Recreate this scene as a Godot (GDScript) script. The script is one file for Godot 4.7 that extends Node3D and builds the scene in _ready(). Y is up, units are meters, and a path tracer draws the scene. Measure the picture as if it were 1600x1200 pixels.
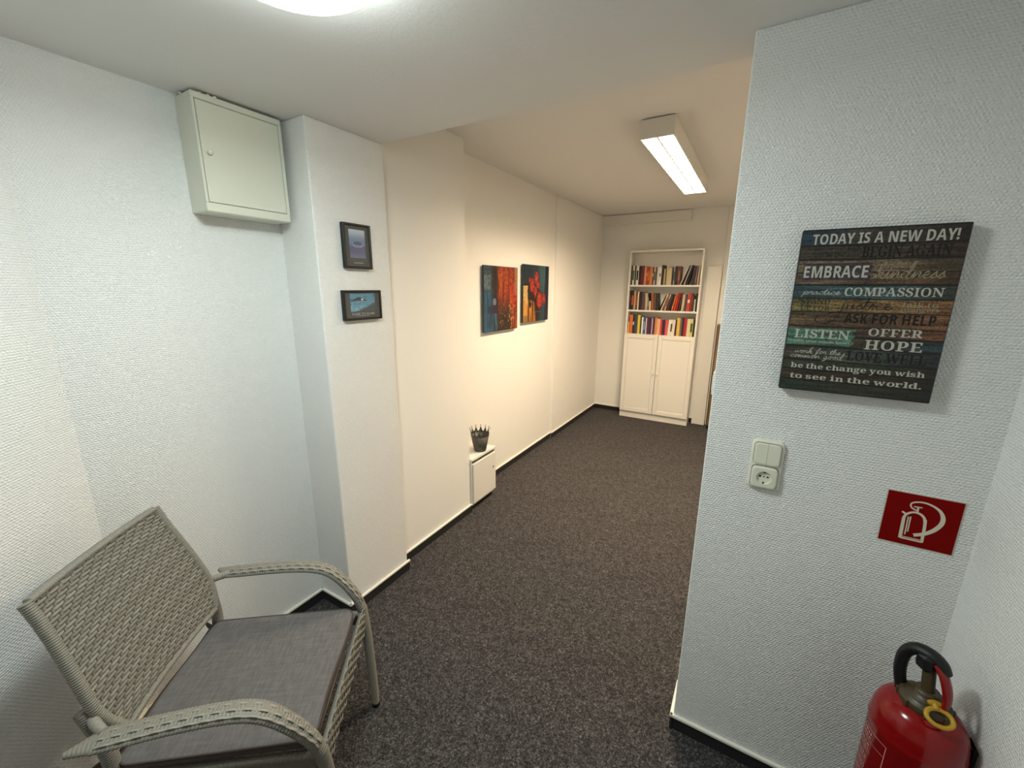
extends Node3D
# A low-ceilinged entrance with a wicker armchair, opening past a pillar into a longer room with a bookcase.

var mats := {}
var used_names := {}
var rng := RandomNumberGenerator.new()

const CEIL_LOW := 2.212
const CEIL_HIGH := 2.44

func _ready():
	rng.seed = 20240
	view_and_light()
	make_materials()
	build_shell()
	build_baseboards()
	build_ceiling_lamp()
	build_fluorescent()
	build_armchair()
	build_cushion()
	build_extinguisher()
	build_bookcase()
	build_books()
	build_fuse_cabinet()
	build_poster()
	build_fire_sign()
	build_switch_combo()
	build_end_switch()
	build_small_frames()
	build_canvases()
	build_meter_cabinet()
	build_pot()
	build_duct()
	build_leaning_boards()

func view_and_light():
	var cam := Camera3D.new()
	cam.name = "camera"
	cam.position = Vector3(0, 1.585, 0)
	cam.rotation_order = EULER_ORDER_YXZ
	cam.rotation_degrees = Vector3(-13.2214, 30.4636, 0.3421)
	cam.fov = rad_to_deg(2.0 * atan(600.0 / 642.34))
	cam.near = 0.02
	cam.far = 60.0
	add_child(cam)
	cam.current = true
	var env := Environment.new()
	env.background_mode = Environment.BG_COLOR
	env.background_color = Color(0.02, 0.02, 0.022)
	env.tonemap_mode = Environment.TONE_MAPPER_LINEAR
	env.tonemap_exposure = 1.0
	env.sdfgi_enabled = true
	env.ssao_enabled = true
	env.ssil_enabled = true
	var we := WorldEnvironment.new()
	we.name = "environment"
	we.environment = env
	add_child(we)

# ---------- nodes ----------
func numbered(called: String) -> String:
	if not used_names.has(called):
		used_names[called] = 0
		return called
	used_names[called] += 1
	return "%s_%03d" % [called, used_names[called]]

func thing(called: String, label: String, category: String, at := Vector3.ZERO, turn := 0.0, group := "") -> Node3D:
	var o := Node3D.new()
	o.name = numbered(called)
	add_child(o)
	o.position = at
	o.rotation.y = turn
	o.set_meta("label", label)
	o.set_meta("category", category)
	if group != "":
		o.set_meta("group", group)
	return o

func part(parent: Node, called: String, mesh: Mesh, m: Material, at := Vector3.ZERO, rot := Vector3.ZERO) -> MeshInstance3D:
	var o := MeshInstance3D.new()
	o.name = called
	o.mesh = mesh
	if m:
		o.material_override = m
	o.position = at
	o.rotation = rot
	o.cast_shadow = GeometryInstance3D.SHADOW_CASTING_SETTING_ON
	parent.add_child(o, true)
	return o

func structure(called: String, mesh: Mesh, m: Material, at := Vector3.ZERO, turn := 0.0) -> MeshInstance3D:
	var o := part(self, numbered(called), mesh, m, at, Vector3(0, turn, 0))
	o.set_meta("kind", "structure")
	return o

# ---------- shapes ----------
func begin(flat := true) -> SurfaceTool:
	var st := SurfaceTool.new()
	st.begin(Mesh.PRIMITIVE_TRIANGLES)
	st.set_smooth_group(-1 if flat else 0)
	return st

func finish(st: SurfaceTool) -> ArrayMesh:
	st.generate_normals()
	return st.commit()

# a flat convex face, turned away from the point inside
func face(st: SurfaceTool, pts: Array, inside: Vector3):
	var c := Vector3.ZERO
	for p in pts:
		c += p
	c /= pts.size()
	var n: Vector3 = (pts[1] - pts[0]).cross(pts[2] - pts[0])
	var q := pts.duplicate()
	if n.dot(c - inside) > 0:
		q.reverse()
	for k in range(1, q.size() - 1):
		st.add_vertex(q[0])
		st.add_vertex(q[k])
		st.add_vertex(q[k + 1])

func put_box(st: SurfaceTool, size: Vector3, b := 0.0, xf := Transform3D.IDENTITY):
	var h := size * 0.5
	b = minf(b, minf(h.x, minf(h.y, h.z)) * 0.9)
	var ins := xf.origin
	var s := [-1.0, 1.0]
	if b <= 0.0:
		for a in 3:
			for d in s:
				var pts := []
				for c in [[-1, -1], [1, -1], [1, 1], [-1, 1]]:
					var v := Vector3.ZERO
					v[a] = d * h[a]
					v[(a + 1) % 3] = c[0] * h[(a + 1) % 3]
					v[(a + 2) % 3] = c[1] * h[(a + 2) % 3]
					pts.append(xf * v)
				face(st, pts, ins)
		return
	for a in 3:
		var e := (a + 1) % 3
		var f := (a + 2) % 3
		for d in s:
			var pts := []
			for c in [[-1, -1], [1, -1], [1, 1], [-1, 1]]:
				var v := Vector3.ZERO
				v[a] = d * h[a]
				v[e] = c[0] * (h[e] - b)
				v[f] = c[1] * (h[f] - b)
				pts.append(xf * v)
			face(st, pts, ins)
		for d in s:
			for g in s:
				var pts := []
				for c in [[0, -1], [0, 1], [1, 1], [1, -1]]:
					var v := Vector3.ZERO
					v[a] = c[1] * (h[a] - b)
					v[e] = d * (h[e] - (b if c[0] == 0 else 0.0))
					v[f] = g * (h[f] - (0.0 if c[0] == 0 else b))
					pts.append(xf * v)
				face(st, pts, ins)
	for x in s:
		for y in s:
			for z in s:
				face(st, [xf * Vector3(x * h.x, y * (h.y - b), z * (h.z - b)), xf * Vector3(x * (h.x - b), y * h.y, z * (h.z - b)), xf * Vector3(x * (h.x - b), y * (h.y - b), z * h.z)], ins)

func box(size: Vector3, b := 0.0) -> ArrayMesh:
	var st := begin()
	put_box(st, size, b)
	return finish(st)

func put_span(st: SurfaceTool, lo: Vector3, hi: Vector3, b := 0.0):
	put_box(st, hi - lo, b, Transform3D(Basis.IDENTITY, (lo + hi) * 0.5))

# rings of equal length joined into a skin
func put_loft(st: SurfaceTool, rings: Array, cap_start := true, cap_end := true, closed := true, base := 0) -> int:
	var n: int = rings[0].size()
	for r in rings:
		for p in r:
			st.add_vertex(p)
	for i in rings.size() - 1:
		for j in (n if closed else n - 1):
			var a := base + i * n + j
			var b := base + i * n + (j + 1) % n
			var c := a + n
			var d := b + n
			for k in [a, b, c, b, d, c]:
				st.add_index(k)
	var made: int = rings.size() * n
	if cap_start:
		made += put_cap(st, rings[0], base + made, true)
	if cap_end:
		made += put_cap(st, rings[rings.size() - 1], base + made, false)
	return made

func put_cap(st: SurfaceTool, ring, base: int, first: bool) -> int:
	var c := Vector3.ZERO
	for p in ring:
		c += p
	c /= ring.size()
	for p in ring:
		st.add_vertex(p)
	st.add_vertex(c)
	var n: int = ring.size()
	for j in n:
		var a := base + j
		var b := base + (j + 1) % n
		var o := base + n
		for k in ([b, a, o] if first else [a, b, o]):
			st.add_index(k)
	return n + 1

func loft(rings: Array, cap_start := true, cap_end := true, flat := false) -> ArrayMesh:
	var st := begin(flat)
	put_loft(st, rings, cap_start, cap_end)
	return finish(st)

# profile of Vector2(radius, height), from the top downwards
func lathe(profile: Array, seg := 48, cap_start := false, cap_end := false) -> ArrayMesh:
	var rings := []
	for p in profile:
		var r := []
		for k in seg:
			var a := TAU * k / seg
			r.append(Vector3(cos(a) * p.x, p.y, sin(a) * p.x))
		rings.append(r)
	return loft(rings, cap_start, cap_end)

func rounded_ring(hx: float, hz: float, r: float, n := 6) -> Array:
	var out := []
	r = minf(r, minf(hx, hz) - 0.0001)
	for q in 4:
		var cx := (hx - r) * (1 if q == 0 or q == 3 else -1)
		var cz := (hz - r) * (1 if q < 2 else -1)
		for k in n + 1:
			var a := PI * 0.5 * (q + float(k) / n)
			out.append(Vector2(cx + r * cos(a), cz + r * sin(a)))
	return out

# a slab with rounded corners in plan; profile of Vector2(inset, height), facing +z
func slab(hx: float, hy: float, r: float, profile: Array, n := 6) -> ArrayMesh:
	var rings := []
	for p in profile:
		var ring := []
		for v in rounded_ring(hx - p.x, hy - p.x, maxf(r - p.x, 0.0008), n):
			ring.append(Vector3(v.x, v.y, p.y))
		rings.append(ring)
	rings.reverse()
	return loft(rings)

func curve(pts: Array, per := 8) -> Array:
	var out := []
	for i in pts.size() - 1:
		var p0 = pts[maxi(i - 1, 0)]
		var p1 = pts[i]
		var p2 = pts[i + 1]
		var p3 = pts[mini(i + 2, pts.size() - 1)]
		for k in per:
			var t := float(k) / per
			out.append(0.5 * (2.0 * p1 + (p2 - p0) * t + (2.0 * p0 - 5.0 * p1 + 4.0 * p2 - p3) * t * t + (3.0 * p1 - 3.0 * p2 + p3 - p0) * t * t * t))
	out.append(pts[pts.size() - 1])
	return out

# a tube along points; each control is [point, half width along side, half width across it]; pitch > 0 gives it the ridges of a wound strip
func tube_rings(controls: Array, side: Vector3, sides := 12, pitch := 0.0, ridge := 0.0, step := 0.0) -> Array:
	var ps := []
	var rs := []
	for c in controls:
		ps.append(c[0])
		rs.append(Vector3(c[1], c[2], 0))
	var cp := curve(ps, 10)
	var cr := curve(rs, 10)
	if step <= 0.0:
		step = pitch / 4.0 if pitch > 0.0 else 0.0
	var pts := cp
	var rad := cr
	if step > 0.0:
		pts = []
		rad = []
		var along := 0.0
		var next := 0.0
		for i in cp.size() - 1:
			var l: float = cp[i].distance_to(cp[i + 1])
			while next <= along + l and l > 0.0:
				var t := (next - along) / l
				pts.append(cp[i].lerp(cp[i + 1], t))
				rad.append(cr[i].lerp(cr[i + 1], t))
				next += step
			along += l
	var rings := []
	for i in pts.size():
		var t: Vector3 = (pts[mini(i + 1, pts.size() - 1)] - pts[maxi(i - 1, 0)]).normalized()
		var s := (side - t * side.dot(t)).normalized()
		var u := s.cross(t)
		var grow := 0.0
		if pitch > 0.0:
			var f := fposmod(i * step, pitch) / pitch
			grow = ridge * (absf(sin(PI * f)) - 0.6)
		var ring := []
		for k in sides:
			var a := TAU * k / sides
			ring.append(pts[i] + s * cos(a) * (rad[i].x + grow) + u * sin(a) * (rad[i].y + grow))
		rings.append(ring)
	return rings

func tube(controls: Array, side: Vector3, sides := 12, pitch := 0.0, ridge := 0.0) -> ArrayMesh:
	return loft(tube_rings(controls, side, sides, pitch, ridge))

func rod(a: Vector3, b: Vector3, r: float, sides := 12) -> ArrayMesh:
	var side := Vector3.UP.cross(b - a)
	if side.length() < 0.001:
		side = Vector3.RIGHT
	return tube([[a, r, r], [b, r, r]], side.normalized(), sides)

# upright card with its own print, facing +z
func print_quad(w: float, h: float) -> ArrayMesh:
	var st := begin()
	var v := [Vector3(-w / 2, h / 2, 0), Vector3(w / 2, h / 2, 0), Vector3(w / 2, -h / 2, 0), Vector3(-w / 2, -h / 2, 0)]
	var uv := [Vector2(0, 0), Vector2(1, 0), Vector2(1, 1), Vector2(0, 1)]
	for k in [0, 1, 2, 0, 2, 3]:
		st.set_uv(uv[k])
		st.add_vertex(v[k])
	st.generate_normals()
	return st.commit()

# a flat brush stroke on the xy plane with a width at every point and a thickness
func put_stroke(st: SurfaceTool, pts: Array, widths: Array, thick: float):
	for i in pts.size() - 1:
		var a: Vector2 = pts[i]
		var b: Vector2 = pts[i + 1]
		var na: Vector2 = stroke_normal(pts, i) * widths[i] * 0.5
		var nb: Vector2 = stroke_normal(pts, i + 1) * widths[i + 1] * 0.5
		var q := [a + na, b + nb, b - nb, a - na]
		var top := []
		for p in q:
			top.append(Vector3(p.x, p.y, thick))
		var mid := Vector3((a.x + b.x) / 2, (a.y + b.y) / 2, 0)
		face(st, top, mid)
		for e in [[0, 1], [2, 3]]:
			var u: Vector2 = q[e[0]]
			var v: Vector2 = q[e[1]]
			face(st, [Vector3(u.x, u.y, 0), Vector3(v.x, v.y, 0), Vector3(v.x, v.y, thick), Vector3(u.x, u.y, thick)], mid)

func stroke_normal(pts: Array, i: int) -> Vector2:
	var d: Vector2 = pts[mini(i + 1, pts.size() - 1)] - pts[maxi(i - 1, 0)]
	d = d.normalized()
	return Vector2(-d.y, d.x)

# ---------- materials ----------
func mat(key: String, col: Color, rough := 0.6, metal := 0.0) -> StandardMaterial3D:
	if mats.has(key):
		return mats[key]
	var m := StandardMaterial3D.new()
	m.albedo_color = col
	m.roughness = rough
	m.metallic = metal
	mats[key] = m
	return m

func rgb(r: int, g: int, b: int) -> Color:
	return Color8(r, g, b)

func noise(freq: float, seed_: int, octaves := 3) -> FastNoiseLite:
	var n := FastNoiseLite.new()
	n.noise_type = FastNoiseLite.TYPE_SIMPLEX_SMOOTH
	n.frequency = freq
	n.seed = seed_
	n.fractal_octaves = octaves
	return n

func painted(w: int, h: int, f: Callable) -> ImageTexture:
	var img := Image.create(w, h, false, Image.FORMAT_RGB8)
	for y in h:
		for x in w:
			img.set_pixel(x, y, f.call((x + 0.5) / w, (y + 0.5) / h))
	return ImageTexture.create_from_image(img)

func heights(w: int, f: Callable) -> ImageTexture:
	var data := PackedByteArray()
	data.resize(w * w)
	for y in w:
		for x in w:
			data[y * w + x] = int(clampf(f.call(x, y), 0.0, 1.0) * 255.0)
	return ImageTexture.create_from_image(Image.create_from_data(w, w, false, Image.FORMAT_L8, data))

func world_mapped(m: StandardMaterial3D, size: float):
	m.uv1_triplanar = true
	m.uv1_world_triplanar = true
	m.uv1_triplanar_sharpness = 8.0
	m.uv1_scale = Vector3.ONE / size

func relief(m: StandardMaterial3D, tex: Texture2D, centimetres: float):
	m.heightmap_enabled = true
	m.heightmap_texture = tex
	m.heightmap_scale = centimetres

func tiled_noise(w: int, cells: int, seed_: int) -> PackedFloat32Array:
	# value noise that repeats without a seam
	var r := RandomNumberGenerator.new()
	r.seed = seed_
	var grid := PackedFloat32Array()
	grid.resize(cells * cells)
	for k in cells * cells:
		grid[k] = r.randf()
	var out := PackedFloat32Array()
	out.resize(w * w)
	for y in w:
		var gy := float(y) * cells / w
		var y0 := int(gy)
		var fy := gy - y0
		fy = fy * fy * (3 - 2 * fy)
		for x in w:
			var gx := float(x) * cells / w
			var x0 := int(gx)
			var fx := gx - x0
			fx = fx * fx * (3 - 2 * fx)
			var a := grid[(y0 % cells) * cells + x0 % cells]
			var b := grid[(y0 % cells) * cells + (x0 + 1) % cells]
			var c := grid[((y0 + 1) % cells) * cells + x0 % cells]
			var d := grid[((y0 + 1) % cells) * cells + (x0 + 1) % cells]
			out[y * w + x] = lerpf(lerpf(a, b, fx), lerpf(c, d, fx), fy)
	return out

func make_materials():
	# woven glass-fibre wallpaper under white paint: staggered lens-shaped bumps in rows
	var w := 512
	var j1 := tiled_noise(w, 64, 3)
	var j2 := tiled_noise(w, 160, 4)
	var weave := heights(w, func(x: int, y: int):
		var ry := 36.0 * y / w + 0.25 * (j1[y * w + x] - 0.5)
		var row := int(floor(ry))
		var fy := (ry - row - 0.5) * 2.0
		var fx := (fposmod(32.0 * x / w + posmod(row, 36) * 0.5 + 0.3 * (j2[y * w + x] - 0.5), 1.0) - 0.5) * 2.0
		var v := (1.0 - fy * fy) * (1.0 - fx * fx)
		return 0.12 + 0.65 * maxf(v, 0.0) + 0.25 * (j2[y * w + x] - 0.5) + 0.3 * (j1[y * w + x] - 0.5))
	var wall := mat("wall", Color(0.925, 0.925, 0.915), 0.7)
	world_mapped(wall, 0.256)
	relief(wall, weave, 0.2)
	var a1 := tiled_noise(w, 48, 11)
	var a2 := tiled_noise(w, 128, 12)
	var rough := heights(w, func(x: int, y: int): return 0.5 + 0.5 * (a1[y * w + x] - 0.5) + 0.4 * (a2[y * w + x] - 0.5))
	var ceil := mat("ceiling", Color(0.915, 0.91, 0.90), 0.85)
	world_mapped(ceil, 0.5)
	relief(ceil, rough, 0.03)
	var smooth_wall := mat("far_wall", Color(0.925, 0.92, 0.90), 0.7)
	world_mapped(smooth_wall, 0.256)
	relief(smooth_wall, weave, 0.03)
	# needle-felt carpet: charcoal and brown fibres, speckled
	var c1 := tiled_noise(w, 100, 21)
	var c2 := tiled_noise(w, 230, 22)
	var c3 := tiled_noise(w, 24, 23)
	var cr := RandomNumberGenerator.new()
	cr.seed = 5
	var img := Image.create(w, w, false, Image.FORMAT_RGB8)
	for y in w:
		for x in w:
			var k := y * w + x
			var v := 0.5 + 0.55 * (c1[k] - 0.5) + 0.85 * (c2[k] - 0.5) + 0.12 * (c3[k] - 0.5)
			v = clampf(v, 0.0, 1.0)
			var base := lerpf(0.07, 0.37, v)
			if c2[k] > 0.82 and c1[k] > 0.5:
				base += 0.08
			var t := c1[(k * 7 + 131) % (w * w)]
			img.set_pixel(x, y, Color(base * lerpf(1.0, 1.06, t), base * 0.985, base * lerpf(1.0, 0.96, t)))
	var carpet := mat("carpet", Color(1, 1, 1), 0.97)
	carpet.albedo_texture = ImageTexture.create_from_image(img)
	world_mapped(carpet, 0.62)
	relief(carpet, heights(w, func(x, y): return 0.3 * c1[y * w + x] + 0.7 * c2[y * w + x]), 0.35)
	mat("skirting_carpet", Color(0.10, 0.098, 0.10), 0.97)
	mat("edging", Color(0.93, 0.92, 0.87), 0.4)
	mat("white_lacquer", Color(0.90, 0.89, 0.86), 0.4)
	mat("white_shelf", Color(0.91, 0.90, 0.87), 0.38)
	mat("cream_plastic", Color(0.88, 0.875, 0.805), 0.35)
	mat("cream_metal", Color(0.865, 0.87, 0.81), 0.45)
	mat("black", Color(0.025, 0.025, 0.027), 0.4)
	mat("gap", Color(0.05, 0.05, 0.048), 0.9)

# ---------- the rooms ----------
func wall_span(called: String, lo: Vector3, hi: Vector3, m: String, b := 0.0) -> MeshInstance3D:
	return structure(called, box(hi - lo, b), mats[m], (lo + hi) * 0.5)

func build_shell():
	wall_span("floor", Vector3(-2.1, -0.12, -5.45), Vector3(0.95, 0.0, 1.85), "carpet")
	# low ceiling of the entrance; its rear face is the step up to the higher ceiling
	wall_span("ceiling", Vector3(-2.1, CEIL_LOW, -1.475), Vector3(0.95, 2.56, 1.85), "ceiling", 0.004)
	wall_span("ceiling", Vector3(-2.1, CEIL_HIGH, -5.45), Vector3(0.95, 2.56, -1.475), "ceiling")
	# left side, from the entrance to the far end
	wall_span("wall_left", Vector3(-1.95, 0, -1.09), Vector3(-1.775, CEIL_LOW, -0.3), "wall")
	wall_span("wall_pillar", Vector3(-1.95, 0, -1.475), Vector3(-1.555, CEIL_LOW, -1.09), "wall", 0.004)
	wall_span("wall_left_step", Vector3(-1.95, 0, -2.17), Vector3(-1.617, CEIL_HIGH, -1.475), "far_wall", 0.003)
	wall_span("wall_left_middle", Vector3(-1.95, 0, -3.85), Vector3(-1.785, CEIL_HIGH, -2.17), "far_wall")
	wall_span("wall_left_rear", Vector3(-1.95, 0, -5.22), Vector3(-1.768, CEIL_HIGH, -3.85), "far_wall", 0.003)
	wall_span("wall_far", Vector3(-1.95, 0, -5.4), Vector3(0.9, CEIL_HIGH, -5.22), "far_wall")
	wall_span("wall_far_right", Vector3(0.7, 0, -5.22), Vector3(0.9, CEIL_HIGH, -1.475), "far_wall")
	wall_span("trim_1", Vector3(-0.385, 0, -5.22), Vector3(0.3, CEIL_HIGH, -5.2), "far_wall", 0.004)
	# the stub wall with the poster and the wall beside the fire extinguisher
	wall_span("wall_partition", Vector3(-0.088, 0, -1.475), Vector3(0.9, CEIL_LOW, -1.337), "wall", 0.003)
	wall_span("wall_right", Vector3(0.522, 0, -1.337), Vector3(0.7, CEIL_LOW, 1.7), "wall")
	wall_span("wall_back", Vector3(-1.95, 0, 1.6), Vector3(0.522, CEIL_LOW, 1.8), "wall")
	# the wall behind the armchair stands at an angle
	var a := Vector3(-1.775, 0, -0.353)
	var d := Vector3(0.651, 0, 0.759).normalized()
	var n := Vector3(d.z, 0, -d.x)   # into the room
	var lng := 0.95
	var mid := a + d * (lng / 2) - n * 0.075
	structure("wall_angled", box(Vector3(lng, CEIL_LOW, 0.15)), mats["wall"], Vector3(mid.x, CEIL_LOW / 2, mid.z), atan2(-d.z, d.x))
	var e := a + d * lng
	wall_span("wall_left_near", Vector3(e.x - 0.15, 0, e.z - 0.02), Vector3(e.x, CEIL_LOW, 1.6), "wall")

func baseboard(called: String, a: Vector2, b: Vector2, n: Vector2, grow_a := 0.0, grow_b := 0.0):
	var o := Node3D.new()
	o.name = numbered(called)
	add_child(o)
	o.set_meta("kind", "structure")
	var d := (b - a).normalized()
	var p := a - d * grow_a
	var q := b + d * grow_b
	var l := p.distance_to(q)
	var turn := atan2(-d.y, d.x)
	var c := (p + q) * 0.5
	o.position = Vector3(c.x, 0, c.y)
	o.rotation.y = turn
	var side := -1.0 if Vector2(-d.y, d.x).dot(n) < 0 else 1.0   # local +z or -z faces the room
	part(o, "carpet_strip", box(Vector3(l - 0.004, 0.053, 0.007), 0.001), mats["skirting_carpet"], Vector3(0, 0.0265, side * 0.0035))
	part(o, "white_edging", box(Vector3(l, 0.013, 0.012), 0.0025), mats["edging"], Vector3(0, 0.0585, side * 0.006))

func build_baseboards():
	var t := 0.012
	baseboard("baseboard_left", Vector2(-1.775, -0.353), Vector2(-1.775, -1.09), Vector2(1, 0))
	baseboard("baseboard_pillar", Vector2(-1.775, -1.09), Vector2(-1.555, -1.09), Vector2(0, 1), 0, t)
	baseboard("baseboard_pillar", Vector2(-1.555, -1.09), Vector2(-1.555, -1.475), Vector2(1, 0), t, t)
	baseboard("baseboard_step", Vector2(-1.617, -1.475), Vector2(-1.617, -2.17), Vector2(1, 0), 0, t)
	baseboard("baseboard_left_middle", Vector2(-1.785, -2.49), Vector2(-1.785, -3.85), Vector2(1, 0))
	baseboard("baseboard_left_rear", Vector2(-1.768, -3.85), Vector2(-1.768, -5.22), Vector2(1, 0), t)
	baseboard("baseboard_far", Vector2(-1.768, -5.22), Vector2(-0.385, -5.22), Vector2(0, 1))
	baseboard("baseboard_partition", Vector2(-0.088, -1.337), Vector2(0.522, -1.337), Vector2(0, 1), t)
	baseboard("baseboard_partition", Vector2(-0.088, -1.337), Vector2(-0.088, -1.475), Vector2(-1, 0), t, t)
	baseboard("baseboard_right", Vector2(0.522, -1.337), Vector2(0.522, 1.6), Vector2(-1, 0))
	var a := Vector2(-1.775, -0.353)
	var d := Vector2(0.651, 0.759).normalized()
	baseboard("baseboard_angled", a, a + d * 0.95, Vector2(d.y, -d.x))

# ---------- lamps ----------
func build_ceiling_lamp():
	var o := thing("ceiling_lamp", "round white dome lamp glowing on the low ceiling at the top edge", "lamp", Vector3(-0.79, CEIL_LOW, -0.55))
	part(o, "base_ring", lathe([Vector2(0.165, 0.0), Vector2(0.172, -0.002), Vector2(0.172, -0.007), Vector2(0.168, -0.009), Vector2(0.14, -0.009)]), mats["white_lacquer"])
	var glass := mat("lamp_glass", Color(0.95, 0.97, 0.95), 0.3)
	glass.emission_enabled = true
	glass.emission = Color(0.952, 1.0, 0.988)
	glass.emission_energy_multiplier = 16.0
	var prof := [Vector2(0.169, -0.006), Vector2(0.177, -0.009), Vector2(0.1805, -0.016)]
	for k in 13:
		var a := PI * 0.5 * k / 12.0
		prof.append(Vector2(0.18 * cos(a) + 0.0005, -0.028 - 0.075 * sin(a)))
	part(o, "glowing_dome", lathe(prof), glass)
	var l := AreaLight3D.new()
	l.name = "ceiling_lamp_light"
	l.area_size = Vector2(0.2, 0.2)
	l.position = Vector3(0, -0.1045, 0)
	l.rotation_degrees = Vector3(-90, 0, 0)
	l.light_color = Color(0.952, 1.0, 0.988)
	l.light_energy = 1.25
	l.area_range = 12.0
	l.shadow_enabled = true
	o.add_child(l)

func build_fluorescent():
	# a surface-mounted louvre fitting, hung lengthwise
	var z0 := -2.405
	var z1 := -3.88
	var w := 0.172
	var h := 0.095
	var lng := z0 - z1
	var o := thing("fluorescent_light", "long white fluorescent fitting with louvre grid on the far ceiling", "lamp", Vector3(-0.556, CEIL_HIGH - 0.004, (z0 + z1) / 2))
	var white := mats["white_lacquer"] as StandardMaterial3D
	var st := begin()
	put_span(st, Vector3(-w / 2, -0.012, -lng / 2), Vector3(w / 2, 0.0, lng / 2), 0.002)
	for s in [-1.0, 1.0]:
		put_span(st, Vector3(s * (w / 2 - 0.003) - 0.003, -h, -lng / 2 + 0.002), Vector3(s * (w / 2 - 0.003) + 0.003, -0.008, lng / 2 - 0.002), 0.001)
	part(o, "housing", finish(st), white)
	for s in [-1.0, 1.0]:
		part(o, "end_plate", box(Vector3(w, h - 0.002, 0.006), 0.0015), white, Vector3(0, -h / 2, s * (lng / 2)))
	var glow := mat("tube_glow", Color(1, 0.97, 0.9), 0.4)
	glow.emission_enabled = true
	glow.emission = Color(1.0, 0.903, 0.772)
	glow.emission_energy_multiplier = 22.0
	for s in [-1.0, 1.0]:
		part(o, "fluorescent_tube", rod(Vector3(s * 0.04, -0.05, -lng / 2 + 0.02), Vector3(s * 0.04, -0.05, lng / 2 - 0.02), 0.013), glow)
	var mirror := mat("louvre", Color(0.96, 0.95, 0.92), 0.45)
	part(o, "centre_rib", box(Vector3(0.012, 0.014, lng - 0.016), 0.002), mirror, Vector3(0, -h + 0.009, 0))
	var blade := box(Vector3(w - 0.014, 0.014, 0.008), 0.002)
	for k in 24:
		part(o, "louvre_blade", blade, mirror, Vector3(0, -h + 0.0085, -lng / 2 + lng * (k + 0.5) / 24.0))
	var l := AreaLight3D.new()
	l.name = "fluorescent_light_area"
	l.area_size = Vector2(w - 0.03, lng - 0.05)
	l.position = Vector3(0, -0.074, 0)
	l.rotation_degrees = Vector3(-90, 0, 0)
	l.light_color = Color(1.0, 0.903, 0.772)
	l.light_energy = 10.2
	l.area_range = 14.0
	l.shadow_enabled = true
	o.add_child(l)

# ---------- wicker armchair ----------
var chair_turn := deg_to_rad(-51.8)
var chair_at := Vector3(-1.1752, 0, -0.4877)

# position on the backrest: across -1..1, up 0..1 (chair axes: x to the side, -z forwards)
func back_half(v: float) -> float:
	return lerpf(0.192, 0.2225, smoothstep(0.0, 0.2, v)) - 0.0235 * smoothstep(0.2, 1.0, v)

func back_point(u: float, v: float) -> Vector3:
	var y := lerpf(0.522, 0.901, v)
	var f := -0.206 - 0.127 * v + 0.006 * sin(PI * v) - 0.012 * (1.0 - u * u)
	return Vector3(u * back_half(v), y, -f)

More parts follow.
